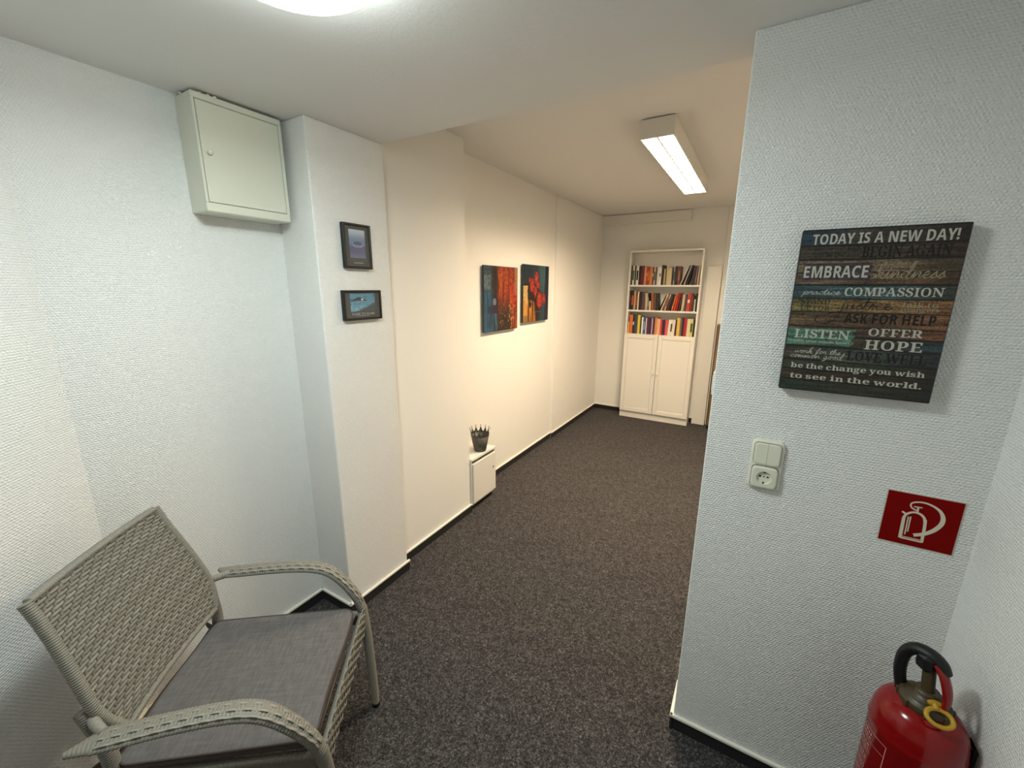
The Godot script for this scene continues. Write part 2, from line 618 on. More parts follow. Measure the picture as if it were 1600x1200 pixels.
func build_armchair():
	var wick := mat("wicker", Color(0.50, 0.485, 0.445), 0.5)
	var wick2 := mat("wicker_light", Color(0.545, 0.535, 0.495), 0.48)
	var wick3 := mat("wicker_dark", Color(0.455, 0.435, 0.395), 0.52)
	for m in [wick, wick2, wick3]:
		m.rim_enabled = false
	var o := thing("wicker_armchair", "grey woven wicker armchair with curved armrests in the left corner", "chair", chair_at, chair_turn)
	# backrest: wound frame, upright stakes, woven strands
	var st := begin(false)
	var n := 0
	for s in [-1.0, 1.0]:
		var c := []
		for k in 9:
			var v := k / 8.0
			c.append([back_point(s, v) + Vector3(s * 0.004, 0, 0.004), 0.0125, 0.0125])
		n += put_loft(st, tube_rings(c, Vector3.BACK, 12, 0.0058, 0.0026), true, true, true, n)
	var top := []
	for k in 9:
		top.append([back_point(-1.0 + k / 4.0, 1.0) + Vector3(0, -0.002, 0.002), 0.011, 0.009])
	n += put_loft(st, tube_rings(top, Vector3.BACK, 12, 0.0075, 0.0022), true, true, true, n)
	var low := []
	for k in 9:
		low.append([back_point(-1.0 + k / 4.0, 0.0), 0.008, 0.008])
	n += put_loft(st, tube_rings(low, Vector3.BACK, 10, 0.0075, 0.0016), true, true, true, n)
	var back := part(o, "backrest", finish(st), wick)
	var stakes := 34
	st = begin(false)
	n = 0
	for j in stakes:
		var u := -1.0 + 2.0 * (j + 0.5) / stakes
		var c := []
		for k in 7:
			c.append([back_point(u, 0.01 + 0.98 * k / 6.0), 0.0053, 0.0012])
		n += put_loft(st, tube_rings(c, Vector3.RIGHT, 6, 0.0, 0.0, 0.012), true, true, true, n)
	var sm := part(back, "upright_stakes", finish(st), wick3)
	sm.set_meta("kind", "stuff")
	var rows := 46
	for i in rows:
		var v := 0.018 + 0.96 * i / (rows - 1.0)
		var c := []
		var per := 4
		for k in stakes * per + 1:
			var j := float(k) / per
			var u := -1.0 + 2.0 * j / stakes
			var p := back_point(u, v)
			var ph := fposmod(j - 0.5 + (i % 3), 3.0)
			# over two stakes, under one
			var lift := 0.0026 if ph < 1.5 else lerpf(0.0026, -0.0034, 0.5 - 0.5 * cos(TAU * (ph - 1.5) / 1.5))
			var nrm := Vector3(0, 0.30, -0.95)
			c.append([p + nrm * lift, 0.0048, 0.0013])
		var rings := []
		for k in c.size():
			var p: Vector3 = c[k][0]
			var t: Vector3 = ((c[mini(k + 1, c.size() - 1)][0] as Vector3) - (c[maxi(k - 1, 0)][0] as Vector3)).normalized()
			var up := Vector3(0, 0.95, 0.30)
			var out := t.cross(up).normalized()
			var ring := []
			for q in 6:
				var a := TAU * q / 6.0
				ring.append(p + up * cos(a) * 0.0042 + out * sin(a) * 0.0017)
			rings.append(ring)
		part(back, "woven_strand", loft(rings), [wick, wick2, wick, wick3][(i * 7 + i / 3) % 4])
	# front legs run up and over into the armrests
	for s in [-1.0, 1.0]:
		var leg := [[Vector3(s * 0.222, 0.012, -0.276), 0.0135, 0.0135], [Vector3(s * 0.229, 0.16, -0.270), 0.0155, 0.0155], [Vector3(s * 0.236, 0.32, -0.262), 0.0165, 0.0165], [Vector3(s * 0.242, 0.43, -0.252), 0.0175, 0.0165]]
		part(o, "leg", tube(leg, Vector3(1, 0, 0), 14, 0.0062, 0.0018), wick)
		part(o, "foot_cap", lathe([Vector2(0.0, 0.016), Vector2(0.0145, 0.016), Vector2(0.0155, 0.012), Vector2(0.0155, 0.002), Vector2(0.013, 0.0), Vector2(0.0, 0.0)], 16), mats["black"], Vector3(s * 0.222, 0, -0.276))
		var arm := [[Vector3(s * 0.242, 0.425, -0.252), 0.018, 0.0165], [Vector3(s * 0.246, 0.475, -0.234), 0.021, 0.0155], [Vector3(s * 0.252, 0.535, -0.196), 0.025, 0.0145], [Vector3(s * 0.257, 0.583, -0.148), 0.0275, 0.0135], [Vector3(s * 0.260, 0.602, -0.098), 0.0285, 0.0125], [Vector3(s * 0.265, 0.607, -0.03), 0.029, 0.0115], [Vector3(s * 0.272, 0.604, 0.06), 0.0295, 0.011], [Vector3(s * 0.279, 0.598, 0.14), 0.031, 0.0105], [Vector3(s * 0.284, 0.594, 0.195), 0.031, 0.010]]
		var ar := part(o, "armrest", tube(arm, Vector3(1, 0, 0), 18, 0.0082, 0.0018), wick)
		# slanted end piece: long on the outside, short where it meets the back
		var hx := 0.031
		var e := Vector3(s * 0.284, 0.594, 0.193)
		var tip := []
		for k in 4:
			var t := k / 3.0
			tip.append([e + Vector3(s * lerpf(0.0, 0.022, t), -0.003 * t, 0.052 * t), lerpf(0.031, 0.006, t), lerpf(0.010, 0.007, t)])
		part(ar, "armrest_tip", tube(tip, Vector3(1, 0, 0), 14, 0.0082, 0.0014), wick)
		part(ar, "binding", tube([[e + Vector3(-s * 0.016, 0.004, 0.0), 0.012, 0.010], [e + Vector3(-s * 0.036, 0.006, 0.03), 0.011, 0.011], [e + Vector3(-s * 0.054, 0.008, 0.052), 0.010, 0.010]], Vector3(0, 1, 0), 12, 0.0065, 0.0016), wick2)
		# three lengthwise strands laced over and under the winding
		for q in [-1.0, 0.0, 1.0]:
			var rings := tube_rings(arm, Vector3(1, 0, 0), 18, 0.0, 0.0, 0.0041)
			var path := []
			for k in rings.size():
				if k < 8 or k > rings.size() - 3:
					continue
				var r: Array = rings[k]
				var mid: Vector3 = (r[0] + r[9]) * 0.5
				var acr: Vector3 = r[0] - mid
				var up: Vector3 = r[4] - mid if (r[4] - mid).y > (r[14] - mid).y or ((r[4] - mid).z < (r[14] - mid).z and absf((r[4] - mid).y - (r[14] - mid).y) < 0.003) else r[14] - mid
				var x: float = q * 0.56
				var h: float = sqrt(1.0 - x * x)
				var on := 0.0016 if int(k / 4.0 + (0.0 if q == 0.0 else 1.0)) % 2 == 0 else -0.0012
				path.append([mid + acr * x + up.normalized() * (up.length() * h + on), acr.normalized(), up.normalized()])
			var sr := []
			for k in path.size():
				var ring := []
				for a in 6:
					var an := TAU * a / 6.0
					ring.append(path[k][0] + path[k][1] * cos(an) * 0.0042 + path[k][2] * sin(an) * 0.0013)
				sr.append(ring)
			part(ar, "laced_strand", loft(sr), wick2)
		# rear leg, rising behind the backrest
		var rear := [[Vector3(s * 0.232, 0.012, 0.325), 0.0135, 0.0135], [Vector3(s * 0.230, 0.2, 0.275), 0.0155, 0.0155], [Vector3(s * 0.228, 0.40, 0.235), 0.0165, 0.0165], [Vector3(s * 0.230, 0.52, 0.235), 0.0165, 0.0165], [Vector3(s * 0.231, 0.62, 0.262), 0.015, 0.015]]
		part(o, "leg", tube(rear, Vector3(1, 0, 0), 14, 0.0062, 0.0018), wick)
		part(o, "foot_cap", lathe([Vector2(0.0, 0.016), Vector2(0.0145, 0.016), Vector2(0.0155, 0.012), Vector2(0.0155, 0.002), Vector2(0.013, 0.0), Vector2(0.0, 0.0)], 16), mats["black"], Vector3(s * 0.232, 0, 0.325))
	# seat frame, the woven apron at the front and the sides, and the seat's slats under the cushion
	var fr := begin(false)
	n = 0
	for c in [[Vector3(-0.235, 0.412, -0.252), Vector3(0.235, 0.412, -0.252)], [Vector3(-0.225, 0.408, 0.225), Vector3(0.225, 0.408, 0.225)], [Vector3(-0.236, 0.41, -0.25), Vector3(-0.226, 0.41, 0.23)], [Vector3(0.236, 0.41, -0.25), Vector3(0.226, 0.41, 0.23)]]:
		var dirn: Vector3 = c[1] - c[0]
		n += put_loft(fr, tube_rings([[c[0], 0.011, 0.011], [c[0] + dirn * 0.5, 0.011, 0.011], [c[1], 0.011, 0.011]], Vector3.UP, 10, 0.0065, 0.0015), true, true, true, n)
	var frame := part(o, "seat_frame", finish(fr), wick)
	for k in 9:
		part(frame, "seat_slat", box(Vector3(0.44, 0.004, 0.034), 0.001), wick3, Vector3(0, 0.4215, -0.215 + 0.052 * k))
	var apron := Node3D.new()
	apron.name = "front_apron"
	o.add_child(apron)
	var stk := begin()
	for k in 22:
		var x := -0.22 + 0.44 * k / 21.0
		put_span(stk, Vector3(x - 0.0032, 0.352, -0.2625), Vector3(x + 0.0032, 0.44, -0.2595))
	var ast := part(apron, "upright_stakes", finish(stk), wick3)
	ast.set_meta("kind", "stuff")
	for r in 7:
		var rings := []
		for k in 22 * 4 + 1:
			var j := k / 4.0
			var x := -0.232 + 0.464 * j / 22.0
			var lift := 0.0026 * cos(PI * (j + (r % 2)))
			var ring := []
			for a in 6:
				var an := TAU * a / 6.0
				ring.append(Vector3(x, 0.357 + 0.0132 * r + cos(an) * 0.0048, -0.261 - lift + sin(an) * 0.0017))
			rings.append(ring)
		part(apron, "woven_strand", loft(rings), [wick2, wick][r % 2])
	# stretchers between the legs of each side
	for s in [-1.0, 1.0]:
		part(o, "side_apron", tube([[Vector3(s * 0.236, 0.385, -0.24), 0.004, 0.022], [Vector3(s * 0.232, 0.385, 0.0), 0.004, 0.022], [Vector3(s * 0.228, 0.385, 0.225), 0.004, 0.022]], Vector3(1, 0, 0), 12, 0.0085, 0.0012), wick3)

func build_cushion():
	var w := 256
	var n1 := noise(0.035, 31, 4)
	var n2 := noise(0.3, 32, 2)
	var tex := painted(w, w, func(u, v):
		var a := n1.get_noise_2d(u * w * 0.5, v * w * 3.2)
		var b := n1.get_noise_2d(u * w * 3.0 + 900.0, v * w * 0.4)
		var c := n2.get_noise_2d(u * w * 2.0, v * w * 2.0)
		var l := 0.38 + 0.05 * a + 0.035 * b + 0.06 * c
		return Color(l * 1.02, l * 0.985, l * 0.98))
	var cloth := mat("cushion_cloth", Color(1, 1, 1), 0.95)
	cloth.albedo_texture = tex
	cloth.uv1_triplanar = true
	cloth.uv1_scale = Vector3.ONE / 0.34
	cloth.rim_enabled = true
	cloth.rim = 0.2
	var dark := mat("cushion_side", Color(0.30, 0.265, 0.25), 0.95)
	var o := thing("seat_cushion", "flat grey-brown fabric seat cushion lying on the wicker armchair", "cushion", chair_at + Vector3(0, 0.4245, 0), chair_turn)
	var hx := 0.226
	var hz := 0.236
	# slightly drooping outline so that edges are not ruler-straight
	var rings := []
	for p in [[0.16, 0.0345], [0.08, 0.034], [0.03, 0.0325], [0.008, 0.0305], [0.003, 0.029]]:
		rings.append(cushion_ring(hx - p[0], hz - p[0], 0.035, p[1]))
	part(o, "top_panel", loft(rings, true, false), cloth)
	rings = []
	for p in [[0.004, 0.0275], [0.0, 0.022], [0.0, 0.010], [0.006, 0.003], [0.03, 0.0]]:
		rings.append(cushion_ring(hx - p[0], hz - p[0], 0.035, p[1]))
	part(o, "side_band", loft(rings, false, true), dark)
	var pipe := []
	for p in cushion_ring(hx - 0.002, hz - 0.002, 0.035, 0.0285):
		pipe.append([p, 0.0026, 0.0026])
	pipe.append(pipe[0])
	part(o, "piping", tube(pipe, Vector3.UP, 6), dark)
	# fastening straps at the rear corners
	for s in [-1.0, 1.0]:
		part(o, "strap", tube([[Vector3(s * 0.19, 0.02, 0.225), 0.014, 0.002], [Vector3(s * 0.215, 0.018, 0.26), 0.014, 0.002], [Vector3(s * 0.245, 0.012, 0.282), 0.014, 0.002]], Vector3.UP, 8), dark)

func cushion_ring(hx: float, hz: float, r: float, y: float) -> Array:
	var out := []
	var base := rounded_ring(hx, hz, r, 5)
	# refine the straight runs so that they can bow
	for i in base.size():
		var a: Vector2 = base[i]
		var b: Vector2 = base[(i + 1) % base.size()]
		var m := 8 if a.distance_to(b) > 0.05 else 1
		for k in m:
			var p := a.lerp(b, float(k) / m)
			var bow := 0.006 * sin(p.x * 17.0 + 0.6) * (absf(p.y) / hz) + 0.004 * sin(p.y * 19.0) * (absf(p.x) / hx)
			out.append(Vector3(p.x + 0.010, y, p.y + bow * 0.6))
	return out

# ---------- fire extinguisher ----------
func build_extinguisher():
	var red := mat("extinguisher_red", Color(0.52, 0.012, 0.018), 0.16)
	var cap := mat("extinguisher_cap", Color(0.27, 0.225, 0.14), 0.42)
	var yellow := mat("safety_yellow", Color(0.72, 0.56, 0.13), 0.45)
	var rubber := mat("rubber", Color(0.035, 0.035, 0.035), 0.5)
	var o := thing("fire_extinguisher", "red fire extinguisher with black handle and yellow safety ring by the right wall", "extinguisher", Vector3(0.43, 0, -1.11))
	var prof := [Vector2(0.036, 0.679), Vector2(0.044, 0.677), Vector2(0.056, 0.671), Vector2(0.067, 0.661), Vector2(0.0755, 0.647), Vector2(0.0805, 0.630), Vector2(0.0825, 0.612), Vector2(0.083, 0.604), Vector2(0.0843, 0.601), Vector2(0.0843, 0.596), Vector2(0.083, 0.593), Vector2(0.083, 0.24), Vector2(0.080, 0.215), Vector2(0.07, 0.203), Vector2(0.03, 0.2)]
	part(o, "body", lathe(prof, 64, false, true), red)
	part(o, "base_rim", lathe([Vector2(0.078, 0.215), Vector2(0.079, 0.212), Vector2(0.079, 0.186), Vector2(0.074, 0.184), Vector2(0.074, 0.212)], 48), rubber)
	part(o, "valve_cap", lathe([Vector2(0.0, 0.716), Vector2(0.020, 0.716), Vector2(0.0225, 0.712), Vector2(0.0225, 0.704), Vector2(0.031, 0.703), Vector2(0.033, 0.700), Vector2(0.033, 0.696), Vector2(0.042, 0.694), Vector2(0.0445, 0.690), Vector2(0.0445, 0.676), Vector2(0.041, 0.672)], 40), cap)
	for k in 8:
		var a := TAU * k / 8.0 + 0.2
		part(o, "cap_lug", box(Vector3(0.006, 0.016, 0.008), 0.0015), cap, Vector3(cos(a) * 0.045, 0.684, sin(a) * 0.045), Vector3(0, -a, 0))
	var side := Vector3(0.55, 0, -0.83)
	# carrying loop
	var c := [[Vector3(-0.033, 0.676, -0.029), 0.013, 0.011], [Vector3(-0.041, 0.72, -0.034), 0.014, 0.0115], [Vector3(-0.040, 0.765, -0.033), 0.0145, 0.012], [Vector3(-0.028, 0.791, -0.025), 0.0155, 0.0125], [Vector3(-0.008, 0.797, -0.011), 0.016, 0.013], [Vector3(0.008, 0.788, 0.0), 0.016, 0.013], [Vector3(0.016, 0.772, 0.006), 0.0155, 0.012]]
	part(o, "carrying_handle", tube(c, side, 14), rubber)
	part(o, "valve_stem", rod(Vector3(0, 0.71, 0), Vector3(-0.006, 0.782, -0.008), 0.0115, 14), cap)
	part(o, "handle_collar", box(Vector3(0.040, 0.044, 0.034), 0.010), rubber, Vector3(-0.008, 0.780, -0.010), Vector3(0, deg_to_rad(34), 0))
	c = [[Vector3(0.002, 0.788, 0.003), 0.012, 0.006], [Vector3(0.012, 0.772, 0.014), 0.0145, 0.007], [Vector3(0.019, 0.748, 0.022), 0.015, 0.0075], [Vector3(0.022, 0.724, 0.027), 0.0135, 0.007], [Vector3(0.020, 0.706, 0.029), 0.011, 0.006]]
	part(o, "squeeze_lever", tube(c, side, 14), red)
	# safety pin with its pull ring
	var across := Vector3(0.97, 0, -0.24)
	var along := Vector3(0.2, -0.5, 0.84).normalized()
	var rc := Vector3(0.008, 0.698, 0.052)
	var pin := part(o, "safety_ring", tube(ring_controls(rc, across, along, 0.0225, 0.0165, 0.0045), across.cross(along).normalized(), 10), yellow)
	part(pin, "pin_tab", tube([[rc - along * 0.025 - across * 0.010, 0.006, 0.005], [rc - along * 0.027, 0.0065, 0.0055], [rc - along * 0.025 + across * 0.010, 0.006, 0.005]], Vector3.UP, 10), yellow)
	part(pin, "pin_neck", rod(rc - along * 0.026, rc - along * 0.015, 0.0065, 10), yellow)
	# printed panel, seen on the left of the body
	var ink := mat("label_ink", Color(0.80, 0.55, 0.50), 0.4)
	var st := begin()
	var r := 0.0834
	var a0 := deg_to_rad(136)
	var a1 := deg_to_rad(206)
	for y in [0.574, 0.36]:
		put_hoop(st, r, a0, a1, y, 0.0016)
	for a in [a0, a1]:
		put_hoop(st, r, a - 0.010, a + 0.010, 0.467, 0.214)
	put_hoop(st, r, a0, a1, 0.545, 0.0011)
	put_hoop(st, r, a0 + 0.35, a1, 0.515, 0.0013)
	var rr := RandomNumberGenerator.new()
	rr.seed = 77
	for line in [[0.564, 0.008], [0.553, 0.005], [0.532, 0.006], [0.523, 0.004], [0.500, 0.004], [0.492, 0.004], [0.475, 0.004], [0.467, 0.004], [0.450, 0.004], [0.442, 0.004]]:
		var a := a0 + 0.42
		while a < a1 - 0.15:
			var l := rr.randf_range(0.03, 0.11)
			put_hoop(st, r, a, a + l, line[0], line[1] * 0.7)
			a += l + 0.03
	part(o, "label_print", finish(st), ink)
	# wall bracket
	var br := begin()
	put_span(br, Vector3(0.084, 0.40, -0.02), Vector3(0.0915, 0.62, 0.02), 0.001)
	put_span(br, Vector3(0.06, 0.615, -0.012), Vector3(0.0915, 0.62, 0.012), 0.001)
	part(o, "wall_bracket", finish(br), mats["black"])

func ring_controls(c: Vector3, x: Vector3, y: Vector3, rx: float, ry: float, t: float) -> Array:
	var out := []
	for k in 17:
		var a := TAU * k / 16.0
		out.append([c + x * cos(a) * rx + y * sin(a) * ry, t, t])
	return out

func put_hoop(st: SurfaceTool, r: float, a0: float, a1: float, y: float, h: float):
	var n := maxi(1, int((a1 - a0) / 0.08))
	for k in n:
		var p := lerpf(a0, a1, float(k) / n)
		var q := lerpf(a0, a1, float(k + 1) / n)
		face(st, [Vector3(cos(p) * r, y - h / 2, sin(p) * r), Vector3(cos(q) * r, y - h / 2, sin(q) * r), Vector3(cos(q) * r, y + h / 2, sin(q) * r), Vector3(cos(p) * r, y + h / 2, sin(p) * r)], Vector3(0, y, 0))

# ---------- bookcase ----------
const SHELF_X := -0.966
const SHELF_Z := -5.03   # front plane
const SHELF_D := 0.185

func build_bookcase():
	var white := mats["white_shelf"] as StandardMaterial3D
	var o := thing("bookcase", "tall white bookcase with three open shelves above two panelled doors", "bookcase", Vector3(SHELF_X, 0, SHELF_Z))
	var hw := 0.40
	var top := 2.012
	var t := 0.02
	for s in [-1.0, 1.0]:
		part(o, "side_panel", box(Vector3(t, top, SHELF_D), 0.0015), white, Vector3(s * (hw - t / 2), top / 2, -SHELF_D / 2))
	part(o, "top_panel", box(Vector3(2 * hw - 2 * t, t, SHELF_D - 0.004), 0.0015), white, Vector3(0, top - t / 2 - 0.003, -SHELF_D / 2))
	part(o, "back_panel", box(Vector3(2 * hw - 2 * t, top - 0.09, 0.004)), white, Vector3(0, (top + 0.07) / 2, -SHELF_D + 0.003))
	for y in [1.622, 1.333, 1.05]:
		part(o, "shelf", box(Vector3(2 * hw - 2 * t, 0.02, SHELF_D - 0.008), 0.0015), white, Vector3(0, y - 0.01, -SHELF_D / 2 - 0.002))
	part(o, "bottom_panel", box(Vector3(2 * hw - 2 * t, 0.018, SHELF_D - 0.03), 0.001), white, Vector3(0, 0.085, -SHELF_D / 2 - 0.012))
	part(o, "plinth", box(Vector3(2 * hw - 2 * t, 0.074, 0.014), 0.001), white, Vector3(0, 0.037, -0.012))
	for s in [-1.0, 1.0]:
		var w := 0.395
		var y0 := 0.084
		var y1 := 1.046
		var d := part(o, "door", box(Vector3(w - 0.1, y1 - y0 - 0.1, 0.008)), white, Vector3(s * 0.2, (y0 + y1) / 2, 0.0085))
		var h := y1 - y0
		for q in [-1.0, 1.0]:
			part(d, "stile", box(Vector3(0.04, h, 0.019), 0.0025), white, Vector3(q * (w / 2 - 0.02), 0, 0.003))
			part(d, "rail", box(Vector3(w - 0.08, 0.042, 0.019), 0.0025), white, Vector3(0, q * (h / 2 - 0.021), 0.003))
			# bevelled moulding inside the frame
			part(d, "moulding", box(Vector3(w - 0.08, 0.013, 0.010), 0.0045), white, Vector3(0, q * (h / 2 - 0.047), 0.004))
			part(d, "moulding", box(Vector3(0.012, h - 0.085, 0.010), 0.0045), white, Vector3(q * (w / 2 - 0.045), 0, 0.004))
		part(d, "knob", lathe([Vector2(0.0, 0.026), Vector2(0.007, 0.025), Vector2(0.010, 0.021), Vector2(0.0095, 0.016), Vector2(0.005, 0.011), Vector2(0.005, 0.0)], 16), white, Vector3(-s * 0.178, 0.018, 0.012), Vector3(PI / 2, 0, 0))

var book_meshes := {}

# a bound book standing with its rounded spine towards +z
func book_mesh(w: float, h: float, d: float, cover: Material, pages: Material) -> ArrayMesh:
	var st := begin()
	st.set_material(cover)
	var b := 0.0022
	for s in [-1.0, 1.0]:
		put_span(st, Vector3(s * (w / 2 - b / 2) - b / 2, 0, -d), Vector3(s * (w / 2 - b / 2) + b / 2, h, -0.003), 0.0006)
	# spine, gently rounded
	var n := 6
	for k in n:
		var a := -w / 2 + w * k / n
		var c := -w / 2 + w * (k + 1.0) / n
		var za := -0.003 + 0.004 * (1.0 - pow(2.0 * a / w, 2.0))
		var zc := -0.003 + 0.004 * (1.0 - pow(2.0 * c / w, 2.0))
		var mid := Vector3((a + c) / 2, h / 2, -0.02)
		face(st, [Vector3(a, 0, za), Vector3(c, 0, zc), Vector3(c, h, zc), Vector3(a, h, za)], mid)
		face(st, [Vector3(a, h, za), Vector3(c, h, zc), Vector3(c, h, -0.006), Vector3(a, h, -0.006)], mid)
		face(st, [Vector3(a, 0, za), Vector3(c, 0, zc), Vector3(c, 0, -0.006), Vector3(a, 0, -0.006)], mid)
	st.generate_normals()
	var m := st.commit()
	var sp := begin()
	sp.set_material(pages)
	put_span(sp, Vector3(-w / 2 + b, 0.003, -d + 0.004), Vector3(w / 2 - b, h - 0.003, -0.003))
	sp.generate_normals()
	return sp.commit(m)

const ORDINALS := ["first", "second", "third", "fourth", "fifth", "sixth", "seventh", "eighth", "ninth", "tenth", "eleventh", "twelfth", "thirteenth", "fourteenth", "fifteenth", "sixteenth", "seventeenth", "eighteenth", "nineteenth", "twentieth", "twenty-first", "twenty-second", "twenty-third", "twenty-fourth", "twenty-fifth", "twenty-sixth", "twenty-seventh", "twenty-eighth", "twenty-ninth", "thirtieth", "thirty-first", "thirty-second", "thirty-third", "thirty-fourth", "thirty-fifth", "thirty-sixth"]

# [left edge, right edge, height, colour, what it looks like, lean in degrees, band on the spine or null]
func build_books():
	var W := rgb(222, 214, 198)
	var C := rgb(205, 186, 148)
	var K := rgb(30, 25, 24)
	var B := rgb(74, 38, 22)
	var N := rgb(36, 34, 58)
	var R := rgb(150, 34, 26)
	var top := [
		[0, 14, 222, K, "black", 0, null], [14, 42, 220, W, "white", 0, K], [42, 66, 219, rgb(24, 62, 44), "dark green", 0, null],
		[66, 103, 218, W, "white", 0, K], [103, 118, 214, K, "black", 0, null], [118, 136, 216, rgb(70, 20, 24), "dark maroon", 0, null],
		[136, 180, 216, rgb(92, 22, 26), "thick maroon", 0, null], [180, 202, 215, rgb(205, 160, 120), "pinkish tan", 0, null],
		[202, 226, 208, rgb(170, 70, 40), "rust red", 0, rgb(214, 150, 90)], [226, 248, 206, rgb(140, 36, 24), "brick red", 0, rgb(210, 120, 60)],
		[248, 272, 205, rgb(206, 112, 44), "orange", 0, null], [272, 288, 203, rgb(212, 150, 100), "peach", 0, null],
		[288, 306, 200, rgb(74, 40, 30), "dark brown", 0, rgb(210, 190, 160)], [306, 330, 196, rgb(190, 178, 160), "pale grey", 0, K],
		[330, 350, 200, rgb(44, 56, 48), "grey green", 0, null], [350, 372, 199, W, "off-white", 0, null], [372, 408, 198, rgb(232, 228, 220), "broad white", 0, rgb(120, 120, 120)],
		[408, 442, 218, rgb(48, 20, 16), "tall dark brown", 0, null], [442, 458, 178, C, "short cream", 0, null], [458, 476, 176, rgb(96, 104, 46), "olive green", 0, null],
		[476, 498, 196, C, "cream", 0, null], [498, 514, 186, rgb(214, 200, 160), "pale yellow", 0, null], [514, 528, 206, rgb(220, 206, 170), "tall cream", 0, null], [528, 542, 190, C, "thin cream", 0, null],
		[542, 562, 192, K, "black", 0, null], [562, 582, 194, rgb(140, 134, 142), "lavender grey", 0, N],
		[590, 622, 204, rgb(28, 26, 26), "broad black", 0, null], [622, 662, 204, rgb(112, 56, 38), "broad brown", 0, rgb(150, 96, 72)],
		[668, 680, 222, W, "thin white leaning", 20, null], [684, 696, 222, K, "thin black leaning", 19, null], [700, 714, 218, rgb(196, 190, 182), "pale grey leaning", 16, null], [722, 740, 216, K, "black leaning", 12, null],
		[750, 790, 206, rgb(42, 38, 60), "broad navy", 5, null], [790, 812, 205, rgb(130, 92, 80), "dusty brown", 4, null], [812, 836, 212, rgb(176, 162, 140), "grey beige", 2, null]]
	var middle := [
		[0, 22, 224, rgb(38, 22, 22), "black and red", 0, rgb(140, 40, 30)], [22, 50, 222, K, "black with orange-banded", 0, rgb(206, 84, 48)], [50, 78, 222, rgb(176, 152, 118), "tan", 0, null],
		[78, 96, 214, rgb(66, 24, 22), "dark red", 0, rgb(180, 60, 40)], [96, 116, 214, rgb(216, 204, 160), "pale cream", 0, null], [118, 138, 208, K, "black", 0, null], [138, 154, 206, rgb(40, 30, 34), "charcoal", 0, null],
		[154, 188, 206, rgb(84, 62, 66), "purple brown", 0, null], [188, 222, 198, rgb(188, 168, 140), "beige", -2, null], [222, 238, 194, rgb(48, 40, 40), "charcoal", -2, rgb(150, 150, 150)],
		[238, 262, 104, rgb(214, 196, 160), "short cream", -2, null], [264, 298, 196, rgb(140, 78, 44), "orange brown", -3, null], [298, 318, 196, rgb(100, 76, 58), "brown", -4, null], [318, 346, 196, rgb(36, 28, 26), "black", -5, null],
		[356, 366, 186, K, "thin black leaning", 22, null], [372, 388, 204, rgb(190, 198, 160), "pale green leaning", 19, null], [394, 408, 190, rgb(170, 80, 40), "orange leaning", 17, null], [412, 424, 190, W, "thin white leaning", 16, K],
		[430, 458, 190, rgb(60, 40, 48), "dark plum leaning", 14, null], [462, 478, 186, K, "black leaning", 13, null], [482, 500, 182, rgb(200, 110, 60), "pale orange leaning", 11, null], [504, 524, 196, rgb(190, 66, 34), "orange red leaning", 9, null], [528, 546, 198, R, "red leaning", 8, null],
		[550, 572, 200, rgb(70, 26, 22), "dark maroon", 6, null], [574, 606, 190, rgb(186, 168, 146), "beige", 3, null], [606, 630, 186, rgb(70, 62, 58), "dark grey", 3, null], [630, 668, 198, rgb(178, 70, 58), "red and white", 3, W], [668, 688, 196, rgb(150, 42, 28), "red", 2, null],
		[690, 708, 178, rgb(48, 58, 50), "dark green", 2, null], [710, 726, 134, rgb(200, 205, 200), "short white", 0, null], [726, 744, 200, K, "black", 0, null]]
	var bottom := [
		[0, 14, 136, rgb(226, 176, 142), "short peach", 0, null], [14, 54, 222, rgb(204, 108, 34), "broad orange", 0, null], [54, 76, 216, K, "black", 0, W], [76, 112, 218, rgb(58, 58, 84), "slate blue", 0, null], [112, 144, 222, rgb(214, 192, 52), "yellow", 0, null],
		[144, 160, 204, K, "black", 0, null], [160, 180, 198, rgb(226, 222, 218), "white", 0, null], [180, 208, 198, rgb(52, 82, 122), "blue", 0, rgb(120, 150, 180)], [208, 222, 190, W, "thin white", 0, null],
		[222, 250, 196, rgb(84, 30, 72), "purple", 0, null], [250, 278, 196, rgb(74, 24, 58), "dark purple", 0, null], [278, 292, 190, rgb(190, 170, 190), "lilac", 0, null], [292, 312, 198, N, "navy", 0, null], [312, 340, 204, rgb(204, 128, 72), "tan orange", 0, null],
		[340, 374, 184, rgb(224, 176, 138), "peach", 0, null], [374, 398, 174, rgb(206, 62, 52), "red", 0, null], [398, 434, 176, rgb(40, 28, 66), "indigo", 0, null], [434, 462, 176, rgb(208, 74, 70), "coral red", 0, null],
		[462, 488, 182, rgb(230, 222, 210), "white", 2, null], [488, 512, 182, rgb(228, 220, 208), "off-white", 2, K], [512, 538, 182, rgb(230, 220, 210), "white", 2, null], [538, 552, 184, rgb(60, 30, 30), "dark brown", 0, null],
		[552, 586, 208, rgb(206, 172, 72), "golden yellow", 0, null], [586, 606, 204, rgb(110, 102, 100), "grey", 0, null], [606, 628, 200, rgb(50, 26, 36), "dark plum", 0, null], [628, 660, 206, rgb(168, 28, 46), "crimson", 0, null],
		[660, 694, 200, rgb(216, 206, 166), "cream", 0, null], [694, 726, 200, rgb(204, 204, 130), "pale yellow green", 0, rgb(60, 70, 30)], [728, 746, 196, K, "black", 0, null]]
	var pages := mat("book_pages", Color(0.82, 0.78, 0.68), 0.8)
	var shelves := [["top", 1.622, top], ["middle", 1.333, middle], ["bottom", 1.05, bottom]]
	var left := SHELF_X - 0.378
	var wide := 0.756
